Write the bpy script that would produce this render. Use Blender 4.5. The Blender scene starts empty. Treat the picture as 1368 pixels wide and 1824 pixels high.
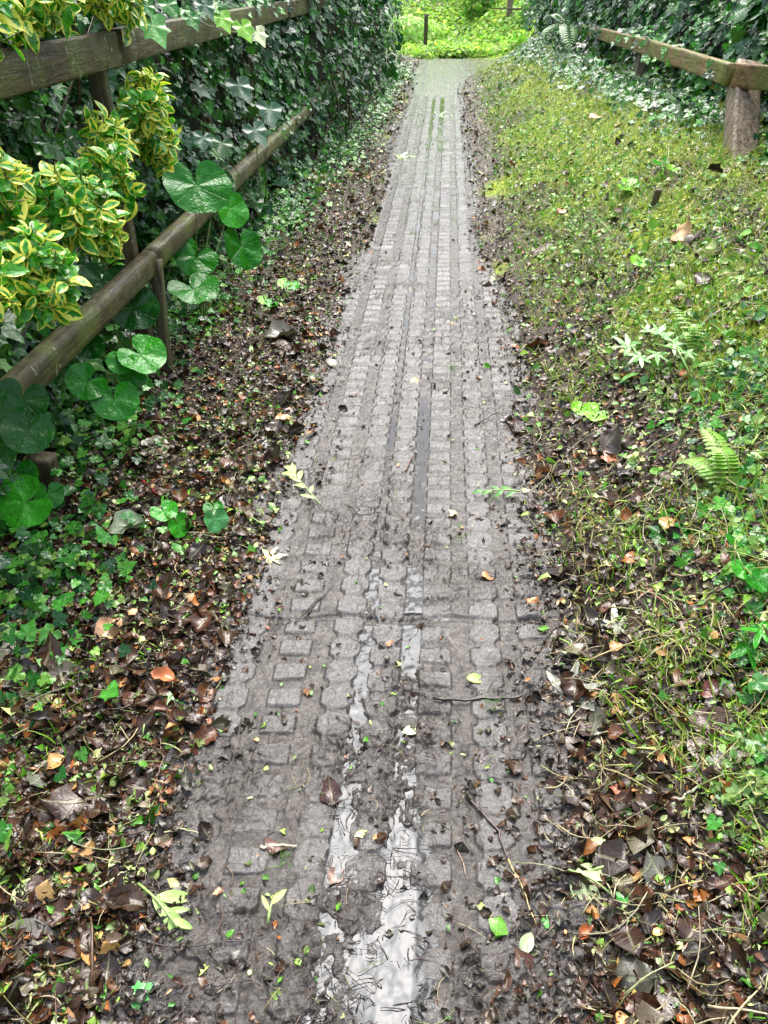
import bpy, math, random
import numpy as np
from mathutils import Vector, Matrix
R = math.radians
rng = np.random.default_rng(7)
random.seed(7)
sc = bpy.context.scene
COL = sc.collection

# ------------------------------------------------------------------ camera, sky, sun, exposure
CAMH, PITCH, F = 1.5, R(35), 1372.0
cam_d = bpy.data.cameras.new('camera')
cam = bpy.data.objects.new('camera', cam_d); COL.objects.link(cam)
cam.location = (0, 0, CAMH); cam.rotation_euler = (R(90) - PITCH, 0, 0)
cam_d.sensor_fit = 'VERTICAL'; cam_d.sensor_height = 24; cam_d.lens = 24 * F / 1824
cam_d.clip_start = 0.05; cam_d.clip_end = 500
sc.camera = cam
SUN_EL, SUN_AZ = R(63), R(8)          # azimuth measured from +Y towards +X
w = bpy.data.worlds.new('World'); sc.world = w; w.use_nodes = True
wn = w.node_tree; bg = wn.nodes['Background']
sky = wn.nodes.new('ShaderNodeTexSky'); sky.sky_type = 'NISHITA'; sky.sun_disc = False
sky.sun_elevation = SUN_EL; sky.sun_rotation = SUN_AZ; sky.dust_density = 6; sky.air_density = 1.2; sky.ozone_density = 1
hs = wn.nodes.new('ShaderNodeHueSaturation'); hs.inputs['Saturation'].default_value = 0.62   # cloud cover
wn.links.new(sky.outputs[0], hs.inputs['Color']); wn.links.new(hs.outputs[0], bg.inputs['Color'])
bg.inputs['Strength'].default_value = 0.15
sd = bpy.data.lights.new('sun', 'SUN'); sd.energy = 1.6; sd.angle = R(48); sd.color = (1, .985, .965)
so = bpy.data.objects.new('sun', sd); COL.objects.link(so)
sdir = Vector((math.sin(SUN_AZ) * math.cos(SUN_EL), math.cos(SUN_AZ) * math.cos(SUN_EL), math.sin(SUN_EL)))
so.rotation_euler = sdir.to_track_quat('Z', 'Y').to_euler(); so.location = (0, 0, 6)
sc.view_settings.view_transform = 'Standard'; sc.view_settings.look = 'None'
sc.view_settings.gamma = 1; sc.view_settings.exposure = 1.62
sc.render.engine = 'CYCLES'
cy = sc.cycles
cy.max_bounces = 6; cy.diffuse_bounces = 3; cy.glossy_bounces = 2; cy.transmission_bounces = 3; cy.transparent_max_bounces = 4
cy.caustics_reflective = False; cy.caustics_refractive = False

# ------------------------------------------------------------------ numpy helpers
def _h(ix, iy, seed):
    n = (ix.astype(np.int64) * 374761393 + iy.astype(np.int64) * 668265263 + seed * 1274126177) & 0x7fffffff
    n = ((n ^ (n >> 13)) * 1274126177) & 0x7fffffff
    return ((n ^ (n >> 16)) & 0xffff) / 65535.0
def vn(x, y, seed=0):
    x = np.asarray(x, float); y = np.asarray(y, float)
    ix = np.floor(x); iy = np.floor(y); fx = x - ix; fy = y - iy
    fx = fx * fx * (3 - 2 * fx); fy = fy * fy * (3 - 2 * fy)
    a = _h(ix, iy, seed); b = _h(ix + 1, iy, seed); c = _h(ix, iy + 1, seed); d = _h(ix + 1, iy + 1, seed)
    return (a * (1 - fx) + b * fx) * (1 - fy) + (c * (1 - fx) + d * fx) * fy
def fbm(x, y, seed=0, o=4, g=.5):
    s = 0; a = 1; t = 0
    for k in range(o):
        s = s + a * vn(x * 2 ** k + 17.3 * k, y * 2 ** k - 9.1 * k, seed + k); t += a; a *= g
    return s / t
def sst(a, b, x):
    t = np.clip((np.asarray(x, float) - a) / (b - a), 0, 1); return t * t * (3 - 2 * t)
def unit(v):
    v = np.asarray(v, float); return v / np.maximum(np.linalg.norm(v, axis=-1, keepdims=True), 1e-9)

# ------------------------------------------------------------------ the lie of the land
def cen(Y): return -.155 + .07 * Y
def lim_l(Y): return -.37 + .12 * sst(4.9, 5.3, Y) - .12 * sst(6.5, 9, Y) + .16 * (fbm(Y * 2.6, Y * 0 + 3.3, 5) - .5)
def lim_r(Y): return .50 - .13 * sst(4.2, 5.6, Y) + .16 * (fbm(Y * 2.3, Y * 0 + 8.3, 6) - .5) + .75 * sst(14.0, 18.5, Y)
def ground(X, Y):
    X = np.asarray(X, float); Y = np.asarray(Y, float); u = X - cen(Y)
    z = .66 * sst(.50 + .55 * sst(14, 18, Y), 1.85 + .3 * sst(14, 18, Y), u) + .16 * np.clip(u - 1.9, 0, 6) + .10 * sst(.55, 1.2, u) * (fbm(X * 1.7, Y * 1.7, 21) - .5)
    z = z * (1 - .55 * sst(13, 19, Y) * (1 - sst(1.6, 3, u)))
    z = z + .10 * sst(-.9, -1.7, u) + .10 * np.clip(-1.4 - u, 0, 5)
    z = z + .75 * sst(19.6, 23, Y) * sst(.35, 1.6, u) + 1.5 * sst(21.2, 27, Y) + 2 * sst(26, 40, Y)
    z = z - .06 * sst(19.3, 21, Y) * (1 - sst(.35, 1, u))
    e = np.maximum(sst(.0, .16, lim_l(Y) + .03 - u), sst(.0, .16, u - lim_r(Y) + .03))
    z = z + -.028 + .044 * e
    return z
def ground_fine(X, Y):
    f = .030 * (fbm(X * 9, Y * 9, 31, 4) - .5) + .020 * (fbm(X * 34, Y * 34, 37, 3) - .5)
    u = X - cen(Y)
    mo = moss(X, Y)
    f = f + mo * .030 * (fbm(X * 7, Y * 7, 46, 2) - .4) + mo * .022 * np.abs(fbm(X * 22, Y * 22, 44, 2) - .5) * 2
    return ground(X, Y) + f
def moss(X, Y):
    u = X - cen(Y)
    return sst(.47, .62, fbm(X * 1.9 + 4, Y * 1.5, 51, 4) + .20 * sst(.8, 1.4, u) + .10 * sst(3.2, 5, Y) - .13 * sst(1.35, .75, u) * sst(9, 3, Y) - .16 * sst(.85, .6, u) - .055) + sst(19, 19.6, Y) * sst(.45, .62, u)
WL = [(0, .0012), (.7, .0008), (.85, -.0003), (1.0, -.0012), (1.35, -.0030), (1.6, -.0045), (1.9, -.0060), (2.2, -.0064), (2.7, -.0080), (3.2, -.0092), (6, -.0095), (9.5, -.0080), (12, -.0050), (14.5, -.0010), (20, .0010)]
def level(Y): return np.interp(Y, [a for a, b in WL], [b for a, b in WL])
def path_h(u, Y):
    du = .004 * (fbm(u * 30, Y * 30, 61, 3) - .5); dy = .010 * (fbm(u * 30 + 9, Y * 30, 62, 3) - .5)
    uu = u + du; P = .087
    h = np.zeros_like(u)
    for c, kind in ((-.46, 'b'), (-.325, 'h'), (-.19, 'b'), (-.055, 'h'), (.055, 'h'), (.19, 'b'), (.325, 'h'), (.46, 'b'), (.595, 'h')):
        off = .02 if c < 0 else .05
        ph = ((Y + dy + off) / P) % 1 - .5
        if kind == 'b':
            k = sst(.044, .039, np.abs(uu - c)) * sst(.345, .29, np.abs(ph))
        else:
            wd = .026 + .014 * sst(.40, .24, np.abs(ph)) * 1.0
            k = sst(wd + .005, wd - .002, np.abs(uu - c)) * (1 - .55 * sst(.42, .48, np.abs(ph)))
        h = np.maximum(h, k)
    wear = fbm(u * 5, Y * 3, 66, 3)
    top = .0115 * (1 - .45 * sst(.5, .7, wear))
    deep = np.exp(-((u - .0) / .03) ** 2) + np.exp(-((u - .12) / .03) ** 2)
    base = -.0110 + .0030 * (1 - np.clip(deep, 0, 1)) 
    z = base + (top - .0115 - base) * h
    # seams between the cast slabs
    for ys in (1.62, 3.35, 5.22, 7.0, 8.9, 10.8):
        z = z - .008 * sst(.016, .005, np.abs(Y + .02 * (u) + .01 * np.sin(u * 20) - ys))
    z = z + .0012 * h * (vn(np.round(u / .135) * 3.1, np.floor(Y / .087) * 1.7, 9) - .5) * 2
    # smeared mud: crisp little ridges, thicker in the hollows
    m = sst(.42, .72, fbm(u * 7 + 3, Y * 4.5, 71, 4) + .04 * sst(1.5, .9, Y) + .14 * sst(.3, .45, np.abs(u - .03)) - .16 * sst(3.0, 5.5, Y))
    stream = np.clip(deep, 0, 1) * sst(2.2, 1.4, Y)
    r3 = 1 - np.abs(2 * fbm(u * 115 + 3 * vn(u * 40, Y * 40, 5), Y * 90, 77, 2) - 1) * 3
    r1 = 1 - np.abs(2 * fbm(u * 26 + 2 * vn(u * 20, Y * 20, 3), Y * 22, 73, 3) - 1) * 3
    r2 = 1 - np.abs(2 * fbm(u * 60 + 3 * vn(u * 25, Y * 25, 4), Y * 45, 75, 2) - 1) * 3
    z = z + m * (.0035 + .0065 * np.clip(r1, 0, 1) + .0045 * np.clip(r2, 0, 1) + .0022 * np.clip(r3, 0, 1))
    z = z + (1 - m) * (.0016 * np.clip(r1, 0, 1) + .0014 * np.clip(r2, 0, 1) + .0012 * np.clip(r3, 0, 1)) + .0016 * (fbm(u * 120, Y * 120, 79, 2) - .5)
    stream = stream * (1 - .55 * sst(1.05, .75, Y)); z = z + stream * (.0070 * np.clip(r1, 0, 1) * sst(.45, .6, fbm(u * 15, Y * 9, 98, 3)) + .0055 * np.clip(r2, 0, 1) * sst(.42, .6, fbm(u * 22, Y * 15, 99, 2)))
    return z, np.clip(m * .85 + .95 * (1 - h), 0, 1), h
def ray(px, py):
    a = (px - 684) / F; v = (py - 912) / F
    return np.array([a, math.cos(PITCH) - v * math.sin(PITCH), -(math.sin(PITCH) + v * math.cos(PITCH))])
def hit(px, py, dz=0):
    r = ray(px, py); t = .6
    while t < 60:
        p = np.array([0, 0, CAMH]) + r * t
        if p[2] <= max(float(ground(p[0], p[1])), 0.0) + dz: break
        t += .004 * (1 + t * .5)
    return p
def at_s(px, py, s):      # the point of the sight line that lies s metres to the side of the camera's own lane
    r = ray(px, py); t = s / (r[0] - .07 * r[1]); return np.array([0, 0, CAMH]) + r * t
def at_y(px, py, Y):
    r = ray(px, py); return np.array([0, 0, CAMH]) + r * (Y / r[1])

# ------------------------------------------------------------------ mesh builders
def raw_mesh(name, V, T, mat, tint=None, uv=None, smooth=True, attrs=None, quads=False):
    V = np.ascontiguousarray(V, np.float32); T = np.ascontiguousarray(T, np.int32)
    k = T.shape[1]
    me = bpy.data.meshes.new(name)
    me.vertices.add(len(V)); me.vertices.foreach_set('co', V.ravel())
    me.loops.add(T.size); me.loops.foreach_set('vertex_index', T.ravel())
    me.polygons.add(len(T)); me.polygons.foreach_set('loop_start', np.arange(0, T.size, k, dtype=np.int32))
    if smooth: me.polygons.foreach_set('use_smooth', np.ones(len(T), bool))
    if tint is not None:
        a = me.attributes.new('tint', 'FLOAT_COLOR', 'POINT')
        t = np.ones((len(V), 4), np.float32); t[:, :3] = tint; a.data.foreach_set('color', t.ravel())
    if uv is not None:
        u = me.uv_layers.new(name='lc'); u.data.foreach_set('uv', np.ascontiguousarray(uv, np.float32)[T.ravel()].ravel())
    for n, arr in (attrs or {}).items():
        a = me.attributes.new(n, 'FLOAT', 'POINT'); a.data.foreach_set('value', np.ascontiguousarray(arr, np.float32))
    me.materials.append(mat)
    me.update(calc_edges=True); me.validate()
    return me
def add(name, me, parent=None):
    o = bpy.data.objects.new(name, me); COL.objects.link(o)
    if parent: o.parent = parent
    return o
def tag(o, label=None, cat=None, group=None, kind=None):
    if label: o['label'] = label
    if cat: o['category'] = cat
    if group: o['group'] = group
    if kind: o['kind'] = kind
    return o
def root(name, loc):
    o = bpy.data.objects.new(name, None); COL.objects.link(o); o.location = loc; o.empty_display_size = .05
    return o
def child_world(o, parent):        # vertices were written in world space: shift them under the thing's base
    o.parent = parent; o.matrix_parent_inverse = Matrix.Translation(-Vector(parent.location)); return o

def grid_leaf(wfn, rows=6, cols=4, fold=.25, droop=.25, wav=.0, seed=0, ragged=0.):
    rg = np.random.default_rng(seed); V = []; U = []
    for i in range(rows + 1):
        t = i / rows; wd = max(wfn(t), .004)
        for j in range(cols + 1):
            a = 2 * j / cols - 1
            rag = 1 + ragged * rg.uniform(-1, 1) if abs(a) == 1 else 1
            x = a * wd * rag
            z = fold * abs(x) - droop * t * t + wav * rg.uniform(-1, 1) * (abs(a) ** .5) + wav * .6 * math.sin(7 * t + 2 * a)
            V.append((x, t + ragged * .2 * rg.uniform(-1, 1), z)); U.append(((a + 1) / 2, t))
    T = []
    for i in range(rows):
        for j in range(cols):
            p = i * (cols + 1) + j; q = p + cols + 1
            T += [(p, p + 1, q + 1), (p, q + 1, q)]
    return np.array(V), np.array(T), np.array(U)
def radial_leaf(rfn, n=26, rings=3, cup=.15, wav=.02, seed=0, droop=.1):
    rg = np.random.default_rng(seed); V = [(0, 0, 0)]; U = [(.5, .5)]
    for k in range(1, rings + 1):
        f = k / rings
        for i in range(n + 1):
            ph = -math.pi / 2 + 2 * math.pi * (i / n); r = rfn(ph) * f
            x = r * math.cos(ph); y = r * math.sin(ph)
            V.append((x, y, cup * r * r - droop * max(y, 0) ** 2 + wav * f * math.sin(5 * ph + seed) + wav * .6 * rg.uniform(-1, 1) * f)); U.append((.5 + x * .5, .5 + y * .5))
    T = []
    for i in range(n): T.append((0, 1 + i, 2 + i))
    for k in range(rings - 1):
        for i in range(n):
            p = 1 + k * (n + 1) + i; q = p + n + 1
            T += [(p, q, q + 1), (p, q + 1, p + 1)]
    return np.array(V), np.array(T), np.array(U)
def lobes(pts):                    # pts: (angle in degrees from the tip, radius) for one half; mirrored
    A = [p[0] for p in pts]; B = [p[1] for p in pts]
    def f(ph):
        d = abs((math.degrees(ph) - 90 + 180) % 360 - 180); return float(np.interp(d, A, B))
    return f
ivy_r = lobes([(0, .62), (20, .42), (32, .30), (48, .52), (62, .34), (80, .30), (108, .42), (135, .33), (168, .25), (180, .06)])
maple_r = lobes([(0, .95), (7, .62), (18, .5), (30, .20), (42, .62), (50, .92), (58, .55), (74, .22), (92, .5), (105, .72), (118, .35), (150, .20), (180, .04)])
kidney_r = lobes([(0, .52), (25, .53), (50, .55), (80, .56), (110, .55), (135, .52), (155, .45), (168, .30), (176, .14), (180, .06)])
ov = lambda wmx, p=.45: (lambda t: wmx * (math.sin(math.pi * min(1, t ** (math.log(.5) / math.log(p)))) ** .8 if 0 < t < 1 else 0))
T_OV = [grid_leaf(ov(.27), 6, 4, .25, .2, .015, s) for s in range(3)]
T_NAR = [grid_leaf(ov(.13 + .03 * s, .5), 6, 2, .25, .15 + .1 * s, .02, s) for s in range(3)]
T_OVS = [grid_leaf(ov(.27 + .05 * s), 4, 2, .3, .25, .03, s) for s in range(3)]
T_EUO = [grid_leaf(ov(.25 + .03 * s, .56), 7, 6, .3, .15 + .2 * s, .012, s) for s in range(3)]
T_IVY = [radial_leaf(ivy_r, 20, 2, .1, .03, s, .15) for s in range(3)]
T_IVYF = [radial_leaf(ivy_r, 12, 1, .1, .03, s, .15) for s in range(2)]
T_MAP = [radial_leaf(maple_r, 52, 4, .06, .05, s, .1) for s in range(3)]
T_KID = [radial_leaf(kidney_r, 32, 5, .30, .03, s, .35) for s in range(4)]
T_DEAD = [grid_leaf(ov(.32 + .05 * (s % 3), .5), 6, 4, [.5, -.4, .1, .8][s % 4], [.3, -.3, .5, 0][s % 4], .10, s, .22) for s in range(6)]
T_FRAG = [grid_leaf(ov(.28 + .12 * (s % 4), .5), 3, 2, .3, .2, .10, 40 + s, .5) for s in range(6)]
def stick_t(seed, sides=4, segs=5, bend=.22):
    rg = np.random.default_rng(seed); V = []; ox, oz = 0, 0; b1, b2 = rg.uniform(-bend, bend, 2)
    for i in range(segs + 1):
        t = i / segs; ox = b1 * math.sin(math.pi * t) + rg.uniform(-.01, .01); oz = b2 * math.sin(math.pi * t) * .5
        r = .5 * (1 - .45 * t)
        for j in range(sides):
            a = 2 * math.pi * j / sides; V.append((ox, t, oz, r * math.cos(a), r * math.sin(a)))
    T = []
    for i in range(segs):
        for j in range(sides):
            p = i * sides + j; q = i * sides + (j + 1) % sides
            T += [(p, q, q + sides), (p, q + sides, p + sides)]
    e = segs * sides
    for j in range(1, sides - 1): T += [(0, j + 1, j), (e, e + j, e + j + 1)]
    return np.array(V), np.array(T)
def blade_t(seed, bend):
    V = []; 
    for t, wd in ((0, .5), (.4, .42), (.75, .25), (1, .03)):
        z = bend * t * t
        V += [(-wd, t - .25 * bend * t * t, z), (wd, t - .25 * bend * t * t, z)]
    T = []
    for i in range(3):
        p = 2 * i; T += [(p, p + 1, p + 3), (p, p + 3, p + 2)]
    return np.array(V), np.array(T)

def frames(nrm, head):
    """rotation matrices with local Z = nrm and local Y = head projected into the leaf's plane"""
    n = unit(nrm); y = head - n * np.sum(head * n, -1, keepdims=True); y = unit(y); x = np.cross(y, n)
    return np.stack([x, y, n], -1)
def scatter(templates, P, N, H, S, C, W=None):
    """N leaves laid at P; returns vertices, triangles, uv and tint for one mesh"""
    n = len(P); Rm = frames(N, H); S = np.broadcast_to(np.asarray(S, float), (n,)); k = np.random.default_rng(n).integers(0, len(templates), n)
    Vs, Ts, Us, Cs, base = [], [], [], [], 0
    W = np.ones(n) if W is None else np.broadcast_to(W, (n,))
    for i, tp in enumerate(templates):
        ix = np.nonzero(k == i)[0]
        if not len(ix): continue
        v, t, u = tp; m = len(v)
        loc = v[None] * S[ix, None, None]; loc[:, :, 0] *= W[ix, None]
        wv = np.einsum('nij,nmj->nmi', Rm[ix], loc) + P[ix, None]
        Vs.append(wv.reshape(-1, 3)); Ts.append((t[None] + (np.arange(len(ix)) * m)[:, None, None] + base).reshape(-1, 3))
        Us.append(np.tile(u, (len(ix), 1))); Cs.append(np.repeat(C[ix], m, 0)); base += m * len(ix)
    return np.concatenate(Vs), np.concatenate(Ts), np.concatenate(Us), np.concatenate(Cs)
def scatter_thin(templates, P, N, H, L, Wd, C):
    """blades and stalks: length and width scale apart"""
    n = len(P); Rm = frames(N, H); k = np.random.default_rng(n + 1).integers(0, len(templates), n)
    Vs, Ts, Cs, base = [], [], [], 0
    for i, (v, t) in enumerate(templates):
        ix = np.nonzero(k == i)[0]
        if not len(ix): continue
        m = len(v); loc = np.zeros((len(ix), m, 3))
        if v.shape[1] == 5:
            loc[:, :, 0] = v[None, :, 0] * L[ix, None] + v[None, :, 3] * Wd[ix, None]; loc[:, :, 1] = v[None, :, 1] * L[ix, None]
            loc[:, :, 2] = v[None, :, 2] * L[ix, None] + v[None, :, 4] * Wd[ix, None]
        else:
            loc[:, :, 0] = v[None, :, 0] * Wd[ix, None]; loc[:, :, 1] = v[None, :, 1] * L[ix, None]; loc[:, :, 2] = v[None, :, 2] * L[ix, None]
        wv = np.einsum('nij,nmj->nmi', Rm[ix], loc) + P[ix, None]
        Vs.append(wv.reshape(-1, 3)); Ts.append((t[None] + (np.arange(len(ix)) * m)[:, None, None] + base).reshape(-1, 3)); Cs.append(np.repeat(C[ix], m, 0)); base += m * len(ix)
    return np.concatenate(Vs), np.concatenate(Ts), np.concatenate(Cs)
def pal(n, cols, wts, jit=.25, seed=0):
    rg = np.random.default_rng(seed + n); c = np.array(cols, float)[rg.choice(len(cols), n, p=np.array(wts) / sum(wts))]
    return np.clip(c * (1 + jit * rg.uniform(-1, 1, (n, 1))) * (1 + .12 * rg.uniform(-1, 1, (n, 3))), .002, .9)
def tube(pts, rad, sides=7, jitter=0., seed=0, caps=True):
    pts = np.array(pts, float); n = len(pts); rad = np.broadcast_to(rad, (n,)); rg = np.random.default_rng(seed)
    d = np.gradient(pts, axis=0); d = unit(d); V = []
    up = np.array([0, 0, 1.]) if abs(d[0][2]) < .9 else np.array([1., 0, 0])
    for i in range(n):
        x = unit(np.cross(d[i], up)); z = np.cross(x, d[i])
        for j in range(sides):
            a = 2 * math.pi * j / sides; r = rad[i] * (1 + jitter * rg.uniform(-1, 1))
            V.append(pts[i] + r * (math.cos(a) * x + math.sin(a) * z))
    T = []
    for i in range(n - 1):
        for j in range(sides):
            p = i * sides + j; q = i * sides + (j + 1) % sides; T += [(p, q, q + sides), (p, q + sides, p + sides)]
    if caps:
        V += [pts[0], pts[-1]]; c0 = len(V) - 2; e = (n - 1) * sides
        for j in range(sides): T += [(c0, (j + 1) % sides, j), (c0 + 1, e + j, e + (j + 1) % sides)]
    return np.array(V), np.array(T)
def join(parts):
    Vs, Ts, b = [], [], 0
    for v, t in parts: Vs.append(v); Ts.append(t + b); b += len(v)
    return np.concatenate(Vs), np.concatenate(Ts)

# ------------------------------------------------------------------ materials
def newmat(name):
    m = bpy.data.materials.new(name); m.use_nodes = True; nt = m.node_tree
    for n in list(nt.nodes): nt.nodes.remove(n)
    out = nt.nodes.new('ShaderNodeOutputMaterial'); return m, nt, out
class NT:
    def __init__(s, nt): s.nt = nt
    def n(s, t, **kw):
        nd = s.nt.nodes.new(t)
        for k, v in kw.items(): setattr(nd, k, v)
        return nd
    def l(s, a, b): s.nt.links.new(a, b)
    def val(s, sock, v):
        if isinstance(v, bpy.types.NodeSocket): s.l(v, sock)
        else: sock.default_value = v
    def math(s, op, a, b=0., c=None, clamp=False):
        m = s.n('ShaderNodeMath', operation=op, use_clamp=clamp); s.val(m.inputs[0], a); s.val(m.inputs[1], b)
        if c is not None: s.val(m.inputs[2], c)
        return m.outputs[0]
    def mix(s, f, a, b, mode='MIX'):
        m = s.n('ShaderNodeMix', data_type='RGBA', blend_type=mode); s.val(m.inputs[0], f)
        for sock, v in ((m.inputs[6], a), (m.inputs[7], b)):
            if isinstance(v, tuple): v = (*v, 1)[:4]
            s.val(sock, v)
        return m.outputs[2]
    def noise(s, vec, scale, detail=4, rough=.55, dist=0.):
        n = s.n('ShaderNodeTexNoise'); n.inputs['Scale'].default_value = scale; n.inputs['Detail'].default_value = detail
        n.inputs['Roughness'].default_value = rough; n.inputs['Distortion'].default_value = dist
        if vec is not None: s.l(vec, n.inputs['Vector'])
        return n.outputs[0]
    def ramp(s, f, a, b, lo=0., hi=1.):
        m = s.n('ShaderNodeMapRange', interpolation_type='SMOOTHSTEP'); s.val(m.inputs[0], f)
        for i, v in zip((1, 2, 3, 4), (a, b, lo, hi)): s.val(m.inputs[i], v)
        return m.outputs[0]
    def bump(s, h, strength, dist, nrm=None):
        b = s.n('ShaderNodeBump'); s.val(b.inputs['Height'], h); b.inputs['Strength'].default_value = strength; b.inputs['Distance'].default_value = dist
        if nrm is not None: s.l(nrm, b.inputs['Normal'])
        return b.outputs[0]
def leaf_mat(name, rough=.22, transl=.3, kind='ovate', spec=.6, vein=.35, coat=.0):
    m, nt, out = newmat(name); g = NT(nt)
    tint = g.n('ShaderNodeAttribute', attribute_name='tint').outputs['Color']
    geo = g.n('ShaderNodeTexCoord').outputs['Object']
    uv = g.n('ShaderNodeUVMap', uv_map='lc').outputs[0]; sx = g.n('ShaderNodeSeparateXYZ'); g.l(uv, sx.inputs[0])
    u, v = sx.outputs[0], sx.outputs[1]
    if kind in ('ovate', 'variegated'):
        e = g.math('ABSOLUTE', g.math('MULTIPLY_ADD', u, 2., -1.))
        mid = g.ramp(e, .05, .13, 1, 0)
        side = g.math('ABSOLUTE', g.math('SINE', g.math('MULTIPLY', g.math('SUBTRACT', v, g.math('MULTIPLY', e, .22)), 22.)))
        vn_ = g.math('MAXIMUM', mid, g.ramp(side, .14, .02, 0, .45))
    else:
        x = g.math('SUBTRACT', u, .5); y = g.math('SUBTRACT', v, .5)
        ang = g.math('ARCTAN2', x, y); w_ = g.math('ABSOLUTE', g.math('SINE', g.math('MULTIPLY', ang, 3.4)))
        rr = g.math('SQRT', g.math('ADD', g.math('MULTIPLY', x, x), g.math('MULTIPLY', y, y)))
        vn_ = g.ramp(g.math('MULTIPLY', w_, rr), .012, .004, 0, .9)
    nz = g.noise(geo, 55, 3)
    col = g.mix(g.ramp(nz, .3, .7, 0, 1), g.mix(1., tint, (.72, .74, .7), 'MULTIPLY'), tint)
    col = g.mix(g.math('MULTIPLY', vn_, vein), col, g.mix(.5, tint, (.5, .55, .3)))
    if kind == 'variegated':
        ee = g.math('MAXIMUM', e, g.math('POWER', g.math('ABSOLUTE', g.math('MULTIPLY_ADD', v, 2., -1.1)), 3.))
        ed = g.math('ADD', ee, g.math('MULTIPLY', g.math('SUBTRACT', g.noise(geo, 70, 2), .5), 1.3))
        # tint red channel carries how yellow the leaf is
        sp = g.n('ShaderNodeSeparateColor'); g.l(tint, sp.inputs[0])
        f = g.ramp(ed, g.math('SUBTRACT', 1.05, sp.outputs[0]), g.math('SUBTRACT', 1.17, sp.outputs[0]))
        green = g.mix(g.ramp(nz, .4, .6), (.02, .19, .012), (.10, .40, .03))
        yel = g.mix(g.noise(geo, 30, 2), (.66, .66, .04), (.84, .80, .16))
        col = g.mix(f, green, yel); col = g.mix(1., col, g.mix(sp.outputs[1], (.7, .8, .7), (1, 1, 1)), 'MULTIPLY')
    p = g.n('ShaderNodeBsdfPrincipled'); g.l(col, p.inputs['Base Color'])
    g.val(p.inputs['Roughness'], g.ramp(g.noise(geo, 40, 2), .3, .7, rough * .6, rough * 1.5)); p.inputs['Specular IOR Level'].default_value = spec
    bh = g.math('ADD', g.math('MULTIPLY', vn_, -.9), g.noise(geo, 90, 2))
    if coat: bh = g.math('ADD', bh, g.math('MULTIPLY', g.noise(geo, 26, 2, .5), 1.6))
    nrm = g.bump(bh, .35 if not coat else .5, .004 if not coat else .006); g.l(nrm, p.inputs['Normal'])
    if transl > 0:
        t = g.n('ShaderNodeBsdfTranslucent'); g.l(g.mix(1., col, (1.0, 1.15, .55), 'MULTIPLY'), t.inputs[0])
        mx = g.n('ShaderNodeMixShader'); mx.inputs[0].default_value = transl; g.l(p.outputs[0], mx.inputs[1]); g.l(t.outputs[0], mx.inputs[2]); g.l(mx.outputs[0], out.inputs[0])
    else: g.l(p.outputs[0], out.inputs[0])
    return m
M = {}
M['ivy'] = leaf_mat('ivy_leaf', .20, .18, 'radial', .45, .25)
M['kidney'] = leaf_mat('heliotrope_leaf', .16, .2, 'radial', .3, .05, 1.)
M['ovate'] = leaf_mat('broad_leaf', .3, .3, 'ovate', .5)
M['varieg'] = leaf_mat('variegated_leaf', .2, .25, 'variegated', .45, .2)
M['bush'] = leaf_mat('sunlit_bush_leaf', .35, .6, 'ovate', .3, .3)
M['litter'] = leaf_mat('wet_litter', .26, .08, 'ovate', .5, .3)
M['maple'] = leaf_mat('fallen_lobed_leaf', .3, .1, 'radial', .6, .6)
M['grass'] = leaf_mat('grass_blade', .35, .3, 'plain', .4, .0)
def stick_mat():
    m, nt, out = newmat('wet_stalk'); g = NT(nt)
    tint = g.n('ShaderNodeAttribute', attribute_name='tint').outputs['Color']; o = g.n('ShaderNodeTexCoord').outputs['Object']
    p = g.n('ShaderNodeBsdfPrincipled'); g.l(g.mix(g.ramp(g.noise(o, 120, 3), .3, .7), g.mix(1., tint, (.6, .6, .6), 'MULTIPLY'), tint), p.inputs['Base Color'])
    p.inputs['Roughness'].default_value = .3; g.l(g.bump(g.noise(o, 200, 2), .4, .002), p.inputs['Normal']); g.l(p.outputs[0], out.inputs[0]); return m
M['stick'] = stick_mat()
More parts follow.
